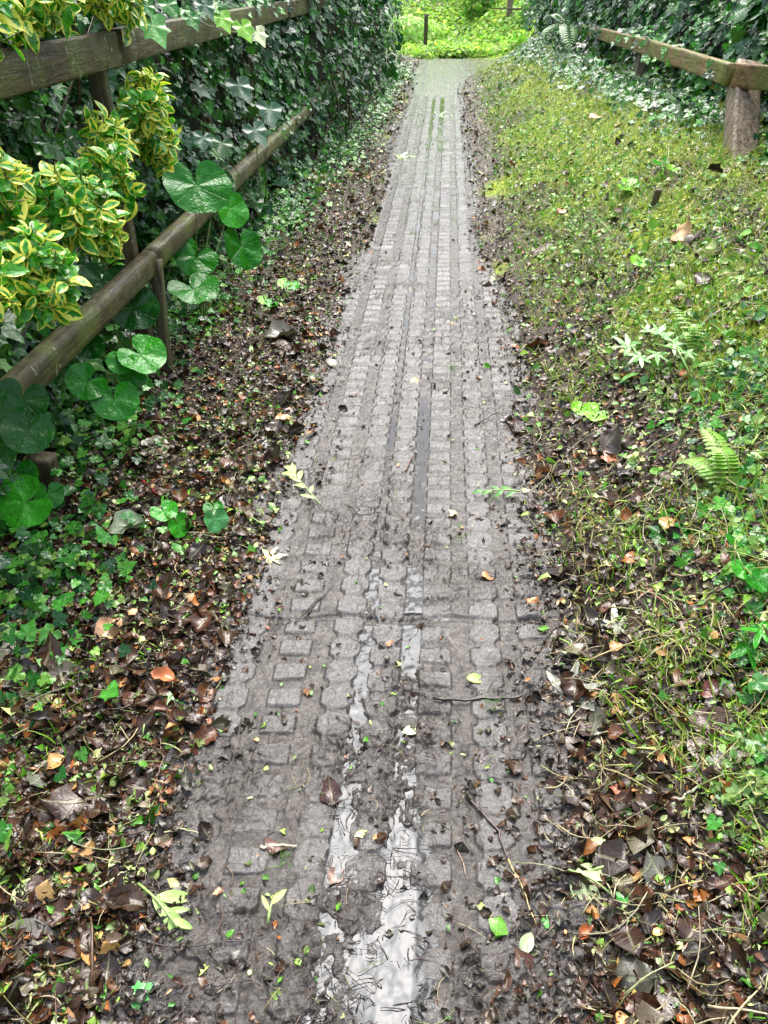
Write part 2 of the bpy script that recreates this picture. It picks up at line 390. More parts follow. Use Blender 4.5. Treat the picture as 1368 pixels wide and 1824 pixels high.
def wood_mat(name, dark, light, moss_c, mossy, lichen, axis):
    m, nt, out = newmat(name); g = NT(nt); o = g.n('ShaderNodeTexCoord').outputs['Object']
    mp = g.n('ShaderNodeMapping'); g.l(o, mp.inputs[0]); mp.inputs['Scale'].default_value = (30, 2.0, 30) if axis == 'Y' else (30, 30, 2.0)
    gr = g.noise(mp.outputs[0], 1.6, 6, .65, .6); bl = g.noise(o, 5, 4)
    col = g.mix(g.ramp(gr, .3, .7), dark, light)
    col = g.mix(g.ramp(bl, .55 - mossy, .75 - mossy, 0, .85), col, moss_c)
    mp2 = g.n('ShaderNodeMapping'); g.l(o, mp2.inputs[0]); mp2.inputs['Scale'].default_value = (1, 2.2, .5)
    li = g.noise(mp2.outputs[0], 34, 4, .6, .8); lz = g.math('MULTIPLY', g.ramp(li, .66 - lichen, .71 - lichen), g.ramp(g.noise(o, 4.5, 2), .42, .55))
    col = g.mix(g.math('MULTIPLY', lz, .8), col, (.36, .42, .26))
    vo = g.n('ShaderNodeTexVoronoi'); vo.inputs['Scale'].default_value = 26; g.l(o, vo.inputs['Vector'])
    sp = g.math('MULTIPLY', g.ramp(g.math('ADD', vo.outputs['Distance'], g.math('MULTIPLY', g.noise(o, 90, 3), .25)), .30, .24), g.ramp(g.noise(o, 7, 2), .5, .62))
    col = g.mix(g.math('MULTIPLY', sp, .75), col, (.42, .45, .33))
    col = g.mix(g.ramp(g.noise(o, 140, 3, .7), .62, .75, 0, .5), col, (.10, .13, .03))
    p = g.n('ShaderNodeBsdfPrincipled'); g.l(col, p.inputs['Base Color'])
    g.val(p.inputs['Roughness'], g.ramp(g.noise(o, 9, 3), .35, .65, .28, .65))
    h = g.math('ADD', g.math('MULTIPLY', gr, .8), g.math('MULTIPLY', lz, .3)); g.l(g.bump(g.math('ADD', h, g.math('MULTIPLY', g.noise(o, 60, 4), .5)), .9, .009), p.inputs['Normal'])
    g.l(p.outputs[0], out.inputs[0]); return m
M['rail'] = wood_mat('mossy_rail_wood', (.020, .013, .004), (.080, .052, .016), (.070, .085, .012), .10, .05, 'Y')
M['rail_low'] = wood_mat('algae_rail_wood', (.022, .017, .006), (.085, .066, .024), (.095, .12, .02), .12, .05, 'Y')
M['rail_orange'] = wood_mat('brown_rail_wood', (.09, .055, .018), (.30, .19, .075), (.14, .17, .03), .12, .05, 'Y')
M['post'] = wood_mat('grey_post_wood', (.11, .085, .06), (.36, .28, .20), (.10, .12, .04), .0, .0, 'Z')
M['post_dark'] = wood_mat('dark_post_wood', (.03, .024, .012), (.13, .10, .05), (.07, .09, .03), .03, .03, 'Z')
def ground_mat():
    m, nt, out = newmat('wet_soil'); g = NT(nt); o = g.n('ShaderNodeTexCoord').outputs['Object']
    mo = g.n('ShaderNodeAttribute', attribute_name='moss').outputs['Fac']
    a = g.noise(o, 14, 5); b = g.noise(o, 55, 4)
    col = g.mix(g.ramp(b, .35, .65), (.018, .012, .008), (.062, .042, .028)); col = g.mix(g.ramp(a, .5, .7, 0, .4), col, (.075, .062, .048))
    mc = g.mix(g.ramp(g.noise(o, 24, 4), .3, .7), (.07, .115, .010), (.27, .34, .02))
    col = g.mix(mo, col, mc)
    p = g.n('ShaderNodeBsdfPrincipled'); g.l(col, p.inputs['Base Color'])
    g.val(p.inputs['Roughness'], g.math('MAXIMUM', g.ramp(b, .3, .7, .2, .55), g.math('MULTIPLY', mo, .8)))
    p.inputs['Specular IOR Level'].default_value = .35
    h = g.math('ADD', g.noise(o, 45, 6, .7, .6), g.math('MULTIPLY', g.noise(o, 160, 4, .7), .5)); g.l(g.bump(h, 1., .012), p.inputs['Normal'])
    g.l(p.outputs[0], out.inputs[0]); return m
M['soil'] = ground_mat()
def path_mat():
    m, nt, out = newmat('wet_ribbed_concrete'); g = NT(nt); o = g.n('ShaderNodeTexCoord').outputs['Object']
    mud = g.n('ShaderNodeAttribute', attribute_name='mud').outputs['Fac']
    a = g.noise(o, 260, 3, .7); b = g.noise(o, 22, 5, .65); c = g.noise(o, 3.2, 3)
    conc = g.mix(g.ramp(a, .35, .65), (.042, .040, .040), (.112, .108, .104)); conc = g.mix(g.ramp(b, .3, .7, .35, 0), conc, (.06, .055, .05))
    vo = g.n('ShaderNodeTexVoronoi'); vo.inputs['Scale'].default_value = 190; g.l(o, vo.inputs['Vector'])
    conc = g.mix(g.ramp(vo.outputs['Distance'], .25, .12, 0, .5), conc, (.32, .31, .29))
    mc = g.mix(g.ramp(b, .35, .65), (.014, .011, .009), (.048, .041, .034))
    f = g.math('MULTIPLY', mud, g.ramp(g.noise(o, 30, 4, .7), .32, .50, .7, 1), clamp=True)
    col = g.mix(f, conc, mc)
    p = g.n('ShaderNodeBsdfPrincipled'); g.l(col, p.inputs['Base Color'])
    g.val(p.inputs['Roughness'], g.ramp(g.noise(o, 12, 4), .35, .65, .15, .36)); p.inputs['Specular IOR Level'].default_value = .54
    h = g.math('ADD', g.math('MULTIPLY', a, .25), g.math('ADD', g.noise(o, 60, 6, .75, 1.2), g.math('MULTIPLY', g.noise(o, 130, 3, .6, 1.), .5)))
    g.l(g.bump(h, .9, .0036), p.inputs['Normal']); g.l(p.outputs[0], out.inputs[0]); return m
M['path'] = path_mat()
def water_mat(name='muddy_rain_water', rough=.03, spec=.31, dist=.006, c0=(.018, .018, .018), c1=(.036, .035, .032)):
    m, nt, out = newmat(name); g = NT(nt); o = g.n('ShaderNodeTexCoord').outputs['Object']
    p = g.n('ShaderNodeBsdfPrincipled'); g.l(g.mix(g.noise(o, 6, 3), c0, c1), p.inputs['Base Color'])
    p.inputs['Roughness'].default_value = rough; p.inputs['Specular IOR Level'].default_value = spec; p.inputs['Specular Tint'].default_value = (.88, .93, 1, 1)
    h = g.math('ADD', g.noise(o, 20, 2, .4, .4), g.math('MULTIPLY', g.noise(o, 60, 2), .12)); g.l(g.bump(h, .4, dist), p.inputs['Normal'])
    g.l(p.outputs[0], out.inputs[0]); return m
M['water'] = water_mat(); M['film'] = water_mat('wet_mud_film', .24, 1., .012, (.06, .055, .05), (.11, .105, .10))
def core_mat():  # near-black colour stands in for the shade deep in the hedge
    m, nt, out = newmat('dark_hedge_core'); g = NT(nt); o = g.n('ShaderNodeTexCoord').outputs['Object']
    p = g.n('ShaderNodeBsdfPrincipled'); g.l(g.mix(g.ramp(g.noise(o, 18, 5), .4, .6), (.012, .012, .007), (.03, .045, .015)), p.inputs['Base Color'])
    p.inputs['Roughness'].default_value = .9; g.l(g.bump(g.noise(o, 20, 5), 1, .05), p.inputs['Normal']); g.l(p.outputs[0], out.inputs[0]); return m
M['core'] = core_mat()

# ------------------------------------------------------------------ ground, path, water
def grid_mesh(name, Xg, Yg, Zg, mat, attrs=None):
    r, c = Xg.shape; V = np.stack([Xg, Yg, Zg], -1).reshape(-1, 3)
    i = np.arange(r - 1)[:, None] * c + np.arange(c - 1)[None]; i = i.ravel()
    T = np.stack([i, i + 1, i + 1 + c, i + c], -1)
    return raw_mesh(name, V, T, mat, attrs={k: v.ravel() for k, v in (attrs or {}).items()})
def rows_for(y0, y1, n, yfar):
    ang = np.linspace(math.atan2(CAMH, y0), math.atan2(CAMH, y1), n); return CAMH / np.tan(ang)
ys = rows_for(.42, 19.6, 900, 0)
us = np.arange(-.56, .70, .0025)
U, Yg = np.meshgrid(us, ys); Zp, mud, hh = path_h(U, Yg)
fade = sst(.44, .56, -U) + sst(.58, .70, U); Zp = Zp - .03 * fade
drop = sst(19.0, 19.6, Yg) * .05
o = add('path', grid_mesh('path', U + cen(Yg), Yg, Zp - drop, M['path'], {'mud': mud})); tag(o, kind='structure')
uw = np.arange(-.12, .26, .0028)
for part, (ua, yw_) in enumerate(((uw, rows_for(.42, 13.2, 620, 0)), (np.arange(-.44, .56, .01), rows_for(12.0, 19.3, 140, 0)))):
  Uw, Yw = np.meshgrid(ua, yw_)
  mean = .012 * (fbm(Yw * 2.5, Yw * 0, 33, 3) - .5)
  strm = np.exp(-((Uw - .0 - mean) / (.045 + .012 * sst(1.2, .7, Yw))) ** 2) + np.exp(-((Uw - .125 - mean) / (.05 + .02 * sst(1.2, .7, Yw))) ** 2)
  Zw = level(Yw) - .014 * (1 - np.clip(strm * 1.25, 0, 1)) * (1 - sst(11.5, 13, Yw)) - .02 * sst(.022, .012, np.abs(Yw - 1.62)) - .02 * sst(.022, .012, np.abs(Yw - 3.35)) + .0060 * (fbm(Uw * 12, Yw * 7, 91, 4) - .5) + .0020 * (fbm(Uw * 60, Yw * 45, 95, 2) - .5)
  if part: Zw = Zw - .03 * sst(13.2, 12.2, Yw)
  o = add('water', grid_mesh('water', Uw + cen(Yw), Yw, Zw - sst(18.8, 19.3, Yw) * .05 - (0 if part else .03 * sst(12.6, 13.2, Yw)), M['film' if part else 'water'])); tag(o, kind='structure')
uf, yf = np.meshgrid(np.arange(.40, 1.75, .02), rows_for(14.2, 19.3, 90, 0))
zf = -.011 + .012 * (fbm(uf * 5, yf * 1.5, 97, 3) - .5) - .05 * sst(1.45, 1.7, uf) - .05 * sst(18.9, 19.3, yf) - .04 * sst(15.2, 14.2, yf)
o = add('water', grid_mesh('water', uf + cen(yf), yf, zf, M['film'])); tag(o, kind='structure')
yr = np.concatenate([[-6, -3, -1, 0], rows_for(.40, 24, 620, 0), [26, 30, 36, 48, 70, 110]])
ur = np.concatenate([-np.geomspace(60, 1.75, 18), np.arange(-1.7, 2.6, .0075), np.geomspace(2.65, 60, 18)])
Ug, Yg = np.meshgrid(ur, yr); Xg = Ug + cen(np.clip(Yg, -3, 30))
Zg = ground_fine(Xg, Yg)
o = add('ground', grid_mesh('ground', Xg, Yg, Zg, M['soil'], {'moss': moss(Xg, Yg)})); tag(o, kind='structure')

def surf(X, Y):
    u = X - cen(Y); ph = path_h(u, Y)[0] - .03 * (sst(.44, .56, -u) + sst(.58, .70, u)) - 1.0 * ((u < -.56) | (u > .69))
    return np.maximum(ground_fine(X, Y), ph)
def samp_y(n, a, b, p):           # denser where the ground lies near
    p = 1.001 if abs(p - 1) < 1e-3 else p
    q = rng.random(n); return ((a ** (1 - p)) * (1 - q) + (b ** (1 - p)) * q) ** (1 / (1 - p))
def slope_n(X, Y, tilt):
    e = .03; gx = (ground(X + e, Y) - ground(X - e, Y)) / (2 * e); n = np.stack([-gx, np.zeros_like(gx), np.ones_like(gx)], -1)
    return unit(n + rng.normal(0, tilt, n.shape))
def head(n):
    a = rng.uniform(0, 2 * math.pi, n); return np.stack([np.cos(a), np.sin(a), np.zeros(n)], -1)
BROWN = [(.020, .011, .007), (.040, .018, .010), (.085, .032, .015), (.28, .095, .025), (.11, .085, .05), (.48, .26, .10)]
GREENS = [(.09, .28, .02), (.04, .17, .015), (.26, .42, .07), (.46, .52, .20), (.13, .19, .05)]
def litter(name, label, ulo, uhi, n, p, size, temps, cols, wts, mat, dens=None, tilt=.35, y1=19, lift=.004, y0=.45):
    Y = samp_y(n, y0, y1, p); u = rng.uniform(ulo, uhi, n); X = u + cen(Y)
    if dens is not None:
        k = rng.random(n) < dens(u, X, Y); X, Y, u = X[k], Y[k], u[k]
    n = len(X); N = slope_n(X, Y, tilt); P = np.stack([X, Y, surf(X, Y) + lift + .004 * rng.random(n)], -1)
    S = size * rng.lognormal(0, .35, n); H = head(n); P = P - H * (S * .5)[:, None] * (0 if temps is T_IVY else 1)
    v, t, uv, c = scatter(temps, P, N, H, S, pal(n, cols, wts, .3), rng.uniform(.7, 1.3, n))
    return tag(add(name, raw_mesh(name, v, t, M[mat], c, uv)), label, kind='stuff')
def verge(u, Y, soft=.05): # how much litter lies here: all over the verges, thinning on to the slab
    return np.clip(np.maximum(sst(-.03, .10, lim_l(Y) - u + .03), sst(-.03, .12, u - lim_r(Y) + .04)), 0, 1)
# left verge
def litter_l(u, X, Y): return verge(u, Y)  # how thickly litter covers the left verge
litter('leaf_litter', 'wet brown and rusty dead leaves rotting on the left verge', -1.45, -.3, 13000, 1.2, .032, T_DEAD, BROWN, [6, 6, 3.5, .7, 1.0, .25], 'litter', litter_l, .45)
litter('leaf_litter', 'large limp dead leaves matted together on the left verge', -1.3, -.3, 900, 1.3, .050, T_DEAD, [BROWN[0], BROWN[1], BROWN[2], (.07, .06, .04), (.10, .09, .065)], [4, 5, 3, 2, 1], 'litter', litter_l, .25)
litter('leaf_litter', 'large limp dead leaves matted together on the right verge', .4, 1.3, 600, 1.3, .045, T_DEAD, [BROWN[0], BROWN[1], BROWN[2], (.07, .06, .04), (.10, .09, .07)], [4, 5, 3, 2, 1.5], 'litter', lambda u, X, Y: verge(u, Y), .25)
litter('leaf_litter', 'fine dark leaf mush between the larger leaves of the left verge', -1.45, -.3, 16000, 1.25, .017, T_FRAG, BROWN, [6, 5, 3, 1, 2, .6], 'litter', litter_l, .7)
litter('leaf_litter', 'small green and straw clippings over the left verge', -1.45, -.3, 22000, 1.08, .018, T_FRAG + T_OVS, GREENS + BROWN[3:], [2.5, 2, 2.2, 2.4, 3, 1.5, 2.5, 1], 'litter', lambda u, X, Y: verge(u, Y) * (.35 + .65 * sst(.35, .55, fbm(X * 3, Y * 3, 12) + .12 * sst(1.2, 2.4, Y))), .6)
litter('leaf_litter', 'wet brown dead leaves and mush on the right verge and bank', .35, 2.1, 13000, 1.15, .030, T_DEAD + T_FRAG, BROWN, [6, 6, 3.5, .7, 1.2, .5], 'litter', lambda u, X, Y: verge(u, Y) * (1 - .6 * moss(X, Y)) * (1 - .45 * sst(.8, 1.3, u)), .5)
litter('leaf_litter', 'fine dark mush and fibres over the right verge', .35, 1.6, 15000, 1.2, .016, T_FRAG, BROWN, [6, 5, 3, 1, 2, .6], 'litter', lambda u, X, Y: verge(u, Y) * (1 - .7 * moss(X, Y)), .7)
litter('leaf_litter', 'pale green and yellow clippings strewn over the right verge', .4, 2.1, 34000, 1.05, .017, T_FRAG + T_OVS, GREENS + BROWN[4:], [3, 2, 5, 4, 3, 2, 1], 'litter', lambda u, X, Y: verge(u, Y) * (.25 + .75 * sst(.62, .95, u)), .6)
litter('leaf_litter', 'dark leaf mush trodden on to the ribbed path', -.4, .52, 9000, 1.5, .017, T_FRAG + T_DEAD, BROWN[:3] + [(.02, .016, .013)], [4, 4, 1, 4], 'litter', lambda u, X, Y: (.10 + .9 * sst(.15, .5, np.abs(u - .05))) * sst(.42, .60, fbm(X * 4, Y * 3, 88) + .10 * sst(2.2, 1.2, Y) + .16 * sst(.28, .5, np.abs(u - .05))), .4, 17, .001)
litter('leaf_litter', 'tiny green leaf scraps scattered along the wet path', -.4, .52, 380, 1.45, .013, T_FRAG + T_NAR, GREENS + BROWN[3:], [1.5, 1.5, 1.5, 1.5, 2, 1.5, 2, .7], 'litter', None, .3, 17, .003)
# stalks, twigs and cut grass
def stalks(name, label, ulo, uhi, n, p, L, Wd, cols, wts, dens=None, tilt=.15, y1=19, jl=.5):
    Y = samp_y(n, .45, y1, p); u = rng.uniform(ulo, uhi, n); X = u + cen(Y)
    if dens is not None:
        k = rng.random(n) < dens(u, X, Y); X, Y, u = X[k], Y[k], u[k]
    n = len(X); N = slope_n(X, Y, tilt); Ls = L * rng.lognormal(0, jl, n); H = head(n)
    P = np.stack([X, Y, surf(X, Y) + .006 + .006 * rng.random(n)], -1) - H * (Ls * .5)[:, None]; P[:, 2] = surf(P[:, 0] + H[:, 0] * Ls * .5, P[:, 1] + H[:, 1] * Ls * .5) + .008
    v, t, c = scatter_thin([stick_t(s) for s in range(5)], P, N, H, Ls, Wd * rng.lognormal(0, .3, n), pal(n, cols, wts, .3))
    return tag(add(name, raw_mesh(name, v, t, M['stick'], c)), label, kind='stuff')
STR = [(.34, .30, .14), (.20, .22, .07), (.10, .06, .035), (.03, .02, .015), (.42, .36, .22)]
stalks('stalk_debris', 'thin straw coloured stalks and twigs among the left leaf litter', -1.4, -.3, 3600, 1.25, .055, .0032, STR, [3, 3, 3, 3, 1], lambda u, X, Y: verge(u, Y))
stalks('stalk_debris', 'thin straw coloured cut stalks strewn on the right bank', .4, 2.1, 12000, 1.0, .055, .0032, STR, [6, 4, 1.5, .6, 5], lambda u, X, Y: verge(u, Y))
stalks('stalk_debris', 'black hair fine roots washed into the water streams', -.04, .19, 900, 1.9, .022, .0016, [(.012, .009, .007), (.03, .02, .015)], [3, 2], None, .03, 3.0)
stalks('stalk_debris', 'fine dark twigs and fibres stuck to the wet path', -.4, .52, 1500, 1.4, .035, .0016, STR, [.5, .3, 3, 6, .3], None, .05)
def blades(name, label, ulo, uhi, n, p, L, Wd, cols, wts, dens, mat='grass', y1=19, lean=.6, bend=(.2, .6, .9)):
    Y = samp_y(n, .45, y1, p); u = rng.uniform(ulo, uhi, n); X = u + cen(Y); k = rng.random(n) < dens(u, X, Y); X, Y = X[k], Y[k]
    n = len(X); P = np.stack([X, Y, surf(X, Y) - .004], -1); H = unit(np.stack([rng.normal(-.15, lean, n), rng.normal(-.1, lean, n), np.ones(n)], -1))
    N = unit(rng.normal(0, 1, (n, 3))); v, t, c = scatter_thin([blade_t(0, b) for b in bend], P, N, H, L * rng.lognormal(0, .35, n), Wd * rng.lognormal(0, .2, n), pal(n, cols, wts, .3))
    uv = np.full((len(v), 2), .5)
    return tag(add(name, raw_mesh(name, v, t, M[mat], c, uv)), label, kind='stuff')
def creeping(name, label, cat_kind, spots, n, size, cols, wts, temps=T_IVY, mat='ivy', up=.05, tilt=.4):
    """ground cover in patches: (u, Y, ru, rY, weight)"""
    W = np.array([q[4] for q in spots], float); ix = rng.choice(len(spots), n, p=W / W.sum()); q = np.array(spots)[ix]
    u = q[:, 0] + q[:, 2] * rng.normal(0, .5, n); Y = q[:, 1] + q[:, 3] * rng.normal(0, .5, n); X = u + cen(Y)
    k = Y > .5; X, Y = X[k], Y[k]; n = len(X)
    P = np.stack([X, Y, surf(X, Y) + .008 + up * rng.random(n) ** 1.5], -1); N = slope_n(X, Y, tilt) + np.array([0, -.35, 0])
    v, t, uv, c = scatter(temps, P, unit(N), head(n) + np.array([0, -.4, 0]), size * rng.lognormal(0, .3, n), pal(n, cols, wts, .3))
    return tag(add(name, raw_mesh(name, v, t, M[mat], c, uv)), label, kind=cat_kind)
GR = [(.12, .34, .015), (.24, .44, .03), (.38, .48, .09), (.06, .24, .01), (.50, .46, .2)]
blades('grass', 'short trampled green and straw grass along the right bank', .42, 2.1, 80000, .9, .048, .0044, GR, [3, 5, 5, 2, 4.5],
       lambda u, X, Y: sst(.36, .56, fbm(X * 2.3, Y * 1.6, 14) + .22 * sst(2.2, 4.5, Y) - .10 * sst(2.2, 1.2, Y)) * sst(.52, .80, u) * (1 - .5 * sst(1.4, 1.9, u)))
blades('grass', 'longer arching green and straw grass in tufts over the right bank', .62, 2.0, 26000, .8, .10, .0042, GR, [2, 4, 5, 2, 5],
       lambda u, X, Y: sst(.50, .60, fbm(X * 6, Y * 5, 64, 3)) * sst(.45, .58, fbm(X * 1.5, Y * .8, 65, 2) + .10 * sst(2, 4, Y)) * sst(.62, .85, u), lean=.9, bend=(.5, .9, 1.2))
creeping('weeds', 'small broad leaved weeds dotted through the grass of the right bank', 'stuff', [(1.2, 3.0, .5, 1.0, 3), (1.1, 5, .5, 1.8, 4), (1.0, 8, .4, 2.5, 4), (.9, 12, .35, 3, 3)], 2600, .030, [(.10, .32, .03), (.20, .42, .06), (.34, .50, .14), (.07, .22, .06)], [3, 3, 2, 2], T_OVS, 'ovate', .03, .6)
blades('grass', 'thin green grass blades at the foot of the left fence', -1.4, -.42, 8000, 1.0, .045, .004, GR, [4, 3, 1, 3, .5], lambda u, X, Y: sst(.52, .66, fbm(X * 2.3, Y * 1.6, 15) + .1 * sst(3, 6, Y)) * sst(-.5, -.75, u))
blades('moss', 'bright yellow green moss cushions on the right bank', .5, 2.3, 60000, 1.0, .012, .0030, [(.26, .38, .02), (.15, .27, .015), (.38, .44, .04)], [3, 2, 2], lambda u, X, Y: moss(X, Y), y1=14, lean=.9, bend=(.1, .3))

# ------------------------------------------------------------------ hedges and ivy
IVYC = [(.018, .10, .018), (.03, .16, .022), (.06, .26, .03), (.014, .075, .025), (.10, .34, .04)]
def hedge(name, label, side, n, y0, y1, face, zlo, zhi, cols, wts, size, temps=T_IVY, mat='ivy', p=1.2, cat='hedge', lump=.22, thick=.55, core_in=.34, depth=.10, core=True):
    """a clipped-looking mass of leaves on a dark solid core; face(Y) is its side to the path, measured from the camera's lane"""
    base = root(name, (face(np.array([(y0 + y1) / 2]))[0] + .07 * (y0 + y1) / 2, (y0 + y1) / 2, 0))
    tag(base, label, cat)
    Y = samp_y(n, y0, y1, p); z = zlo(Y) + (zhi(Y) - zlo(Y)) * rng.random(n) ** .9
    def fs(Y, z): return face(Y) + side * (lump * (fbm(Y * 1.6, z * 1.9, 7 + int(side)) - .5) * 2 + lump * .7 * (fbm(Y * 6, z * 6, 9) - .5) + .10 * (z - 1.0) * 0)
    dp = rng.exponential(depth, n); s = fs(Y, z) + side * (dp - .05)
    X = s + .07 * Y; P = np.stack([X, Y, z], -1)
    P[:, 2] = np.maximum(P[:, 2], ground(P[:, 0], P[:, 1]) + .02)
    gap = sst(.34, .46, fbm(Y * 2.6 + 3, z * 2.8, 19, 3)); kk = rng.random(n) < .12 + .88 * gap; P = P[kk]; Y = Y[kk]; z = z[kk]; n = len(P)
    N = unit(np.stack([-side * np.ones(n), -.35 * np.ones(n), .75 * np.ones(n)], -1) + rng.normal(0, .45, (n, 3)))
    H = unit(np.stack([-side * .3 * np.ones(n), -.1 * np.ones(n), -np.ones(n)], -1) + rng.normal(0, .5, (n, 3)))
    S = size * rng.lognormal(0, .38, n) * (.8 + .5 * fbm(Y * 3, z * 3, 23))
    CC = pal(n, cols, wts, .3) * (.65 + .8 * fbm(Y * 1.7, z * 2.2, 29))[:, None]
    v, t, uv, c = scatter(temps, P, N, H, S, CC); o = add('foliage', raw_mesh(name + '_foliage', v, t, M[mat], c, uv)); child_world(o, base)
    # stems
    for k in range(30):
        yy = float(samp_y(1, y0, y1, p)[0]); zz = float(zlo(np.array([yy]))[0]); pts = []
        for i in range(7):
            z_ = zz + (float(zhi(np.array([yy]))[0]) - zz) * i / 6; pts.append((float(fs(np.array([yy]), np.array([z_]))[0]) + side * .02 + .07 * yy, yy, z_)); yy += rng.normal(0, .05)
        V, T = tube(pts, np.linspace(.008, .003, 7) * rng.uniform(.6, 1.5), 5, .2, k)
        child_world(add('branch', raw_mesh(name + '_stem', V, T, M['stick'], np.tile((.12, .075, .045), (len(V), 1)))), base)
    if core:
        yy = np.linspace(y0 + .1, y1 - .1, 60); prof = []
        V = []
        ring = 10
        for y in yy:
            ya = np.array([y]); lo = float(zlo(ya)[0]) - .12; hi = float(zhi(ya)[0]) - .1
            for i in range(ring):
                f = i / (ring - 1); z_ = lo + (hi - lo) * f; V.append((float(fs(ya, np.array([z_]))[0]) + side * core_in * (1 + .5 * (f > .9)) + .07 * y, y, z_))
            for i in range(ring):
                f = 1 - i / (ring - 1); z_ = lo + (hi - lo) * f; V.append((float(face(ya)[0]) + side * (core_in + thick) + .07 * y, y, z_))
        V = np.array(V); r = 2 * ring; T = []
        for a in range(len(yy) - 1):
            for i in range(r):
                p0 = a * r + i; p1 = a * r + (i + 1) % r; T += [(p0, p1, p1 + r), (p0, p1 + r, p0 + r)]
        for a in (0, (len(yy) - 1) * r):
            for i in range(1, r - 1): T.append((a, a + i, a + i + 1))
        child_world(add('dark_core', raw_mesh(name + '_inside', V, np.array(T), M['core'], smooth=False)), base)  # solid backing shell, painted dark as the shaded depth behind gaps
    return base
c1 = lambda k: (lambda Y: np.full_like(Y, k))
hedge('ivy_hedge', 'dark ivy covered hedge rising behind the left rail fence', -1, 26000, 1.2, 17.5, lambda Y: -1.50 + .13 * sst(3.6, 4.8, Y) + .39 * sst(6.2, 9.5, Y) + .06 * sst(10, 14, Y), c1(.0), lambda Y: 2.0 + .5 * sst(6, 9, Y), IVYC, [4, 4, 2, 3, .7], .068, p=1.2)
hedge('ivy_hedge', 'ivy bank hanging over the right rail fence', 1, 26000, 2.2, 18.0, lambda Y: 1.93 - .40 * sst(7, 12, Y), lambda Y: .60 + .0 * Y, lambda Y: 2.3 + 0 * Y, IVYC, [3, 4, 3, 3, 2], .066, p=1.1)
def bush(label, c, r, n, size, cols, wts, name='leafy_bush'):
    c = np.array(c, float); r = np.array(r, float); b_ = tag(root(name, (c[0], c[1], float(ground(c[0], c[1])))), label, 'bush')
    d = unit(rng.normal(0, 1, (n, 3))); q = .55 + .5 * rng.random(n) + .25 * (fbm(d[:, 0] * 3 + 5, d[:, 2] * 3 + 5, 3) - .5) * 2
    P = c + d * r * q[:, None]; k = P[:, 2] > ground(P[:, 0], P[:, 1]) - .05; P = P[k]; d = d[k]; n = len(P)
    N = unit(d + np.array([0, -.4, .7]) + rng.normal(0, .4, (n, 3))); H = unit(d + np.array([0, 0, -.6]) + rng.normal(0, .5, (n, 3)))
    v, t, uv, cc = scatter(T_OVS, P, N, H, size * rng.lognormal(0, .3, n), pal(n, cols, wts, .3)); child_world(add('foliage', raw_mesh('bush_foliage', v, t, M['bush'], cc, uv)), b_)
    for k in range(5):
        g_ = np.array([c[0], c[1], float(ground(c[0], c[1])) - .1]); e = c + np.array([rng.normal(0, .5) * r[0], rng.normal(0, .4) * r[1], .3 * r[2]]); V, T = tube([g_, (g_ + e) / 2 + .05, e], [.04, .025, .01], 6, .1, k)
        child_world(add('branch', raw_mesh('bush_branch', V, T, M['stick'], np.tile((.12, .09, .05), (len(V), 1)))), b_)
BC = [(.46, .74, .20), (.58, .82, .30), (.72, .88, .46)]  # greens lifted pale: brightness of the open end put into leaf colour
bush('low pale bright green bush beyond the path behind the short dark stake', (.5, 22.4, .25), (1.0, .6, .40), 2600, .10, BC, [3, 3, 2])
bush('bright bush at the far left of the opening', (-2.6, 24.6, 1.1), (1.3, 1.0, 1.0), 4000, .12, BC, [3, 3, 2])
bush('darker green bush on the mound behind the pale upright post', (3.6, 24.6, 1.3), (1.7, 1.3, 1.2), 7000, .13, [(.12, .36, .04), (.24, .48, .08), (.4, .58, .14)], [3, 3, 1])
_q = at_y(880, 8, 23.0); bush('green bush on the mound just left of the pale upright post', tuple(_q), (.75, .5, .42), 2600, .09, [(.10, .32, .04), (.22, .44, .08), (.34, .40, .08)], [3, 3, 2])
_q = at_y(985, 30, 20.6); bush('dark bush on the mound where the right hedge ends', tuple(_q), (.75, .6, .5), 2600, .085, [(.05, .2, .03), (.12, .3, .05), (.2, .4, .08)], [3, 3, 2])
bush('leafy bush far beyond the opening rising over the others', (1.2, 29, 1.8), (4.5, 2, 2.4), 9000, .18, BC, [3, 3, 2])
creeping('ivy', 'low ivy creeping out under the left fence', 'stuff', [(-1.0, 1.70, .26, .42, 4), (-1.2, 2.6, .28, .5, 5), (-1.2, 4, .25, .8, 6), (-1.05, 6, .25, 1.2, 7), (-.85, 8.5, .25, 1.5, 7), (-.7, 12, .2, 2.5, 6), (-.65, 15.5, .2, 2, 5), (-.9, .9, .2, .4, 2)], 5200, .042, IVYC + [(.18, .36, .06)], [2, 4, 3, 2, 2, 1.5], up=.07)
creeping('ivy', 'grey green ivy trailing down the right bank below the rail', 'stuff', [(1.85, 5.9, .22, .7, 6), (1.75, 7.5, .22, 1.2, 7), (1.6, 10, .25, 1.8, 7), (1.45, 13.5, .25, 2.2, 6), (1.95, 4.3, .15, .4, 2), (1.3, 16.5, .2, 1.5, 2)], 3400, .050, IVYC + [(.14, .26, .14)], [2, 3, 3, 2, 2, 3], up=.10)
creeping('ivy', 'small ivy leaves creeping over the lower right verge', 'stuff', [(1.05, 1.5, .2, .5, 4), (.95, 1.0, .15, .3, 2), (1.25, 2.3, .25, .5, 4)], 700, .034, IVYC + [(.20, .40, .06)], [1, 3, 3, 1, 3, 3], up=.04)
creeping('clover', 'tiny pale green clover leaves at the lower right edge', 'stuff', [(.84, .98, .07, .14, 3), (.93, .80, .06, .1, 1)], 420, .018, [(.22, .38, .10), (.12, .28, .05)], [2, 1], T_OVS, 'ovate', .02)
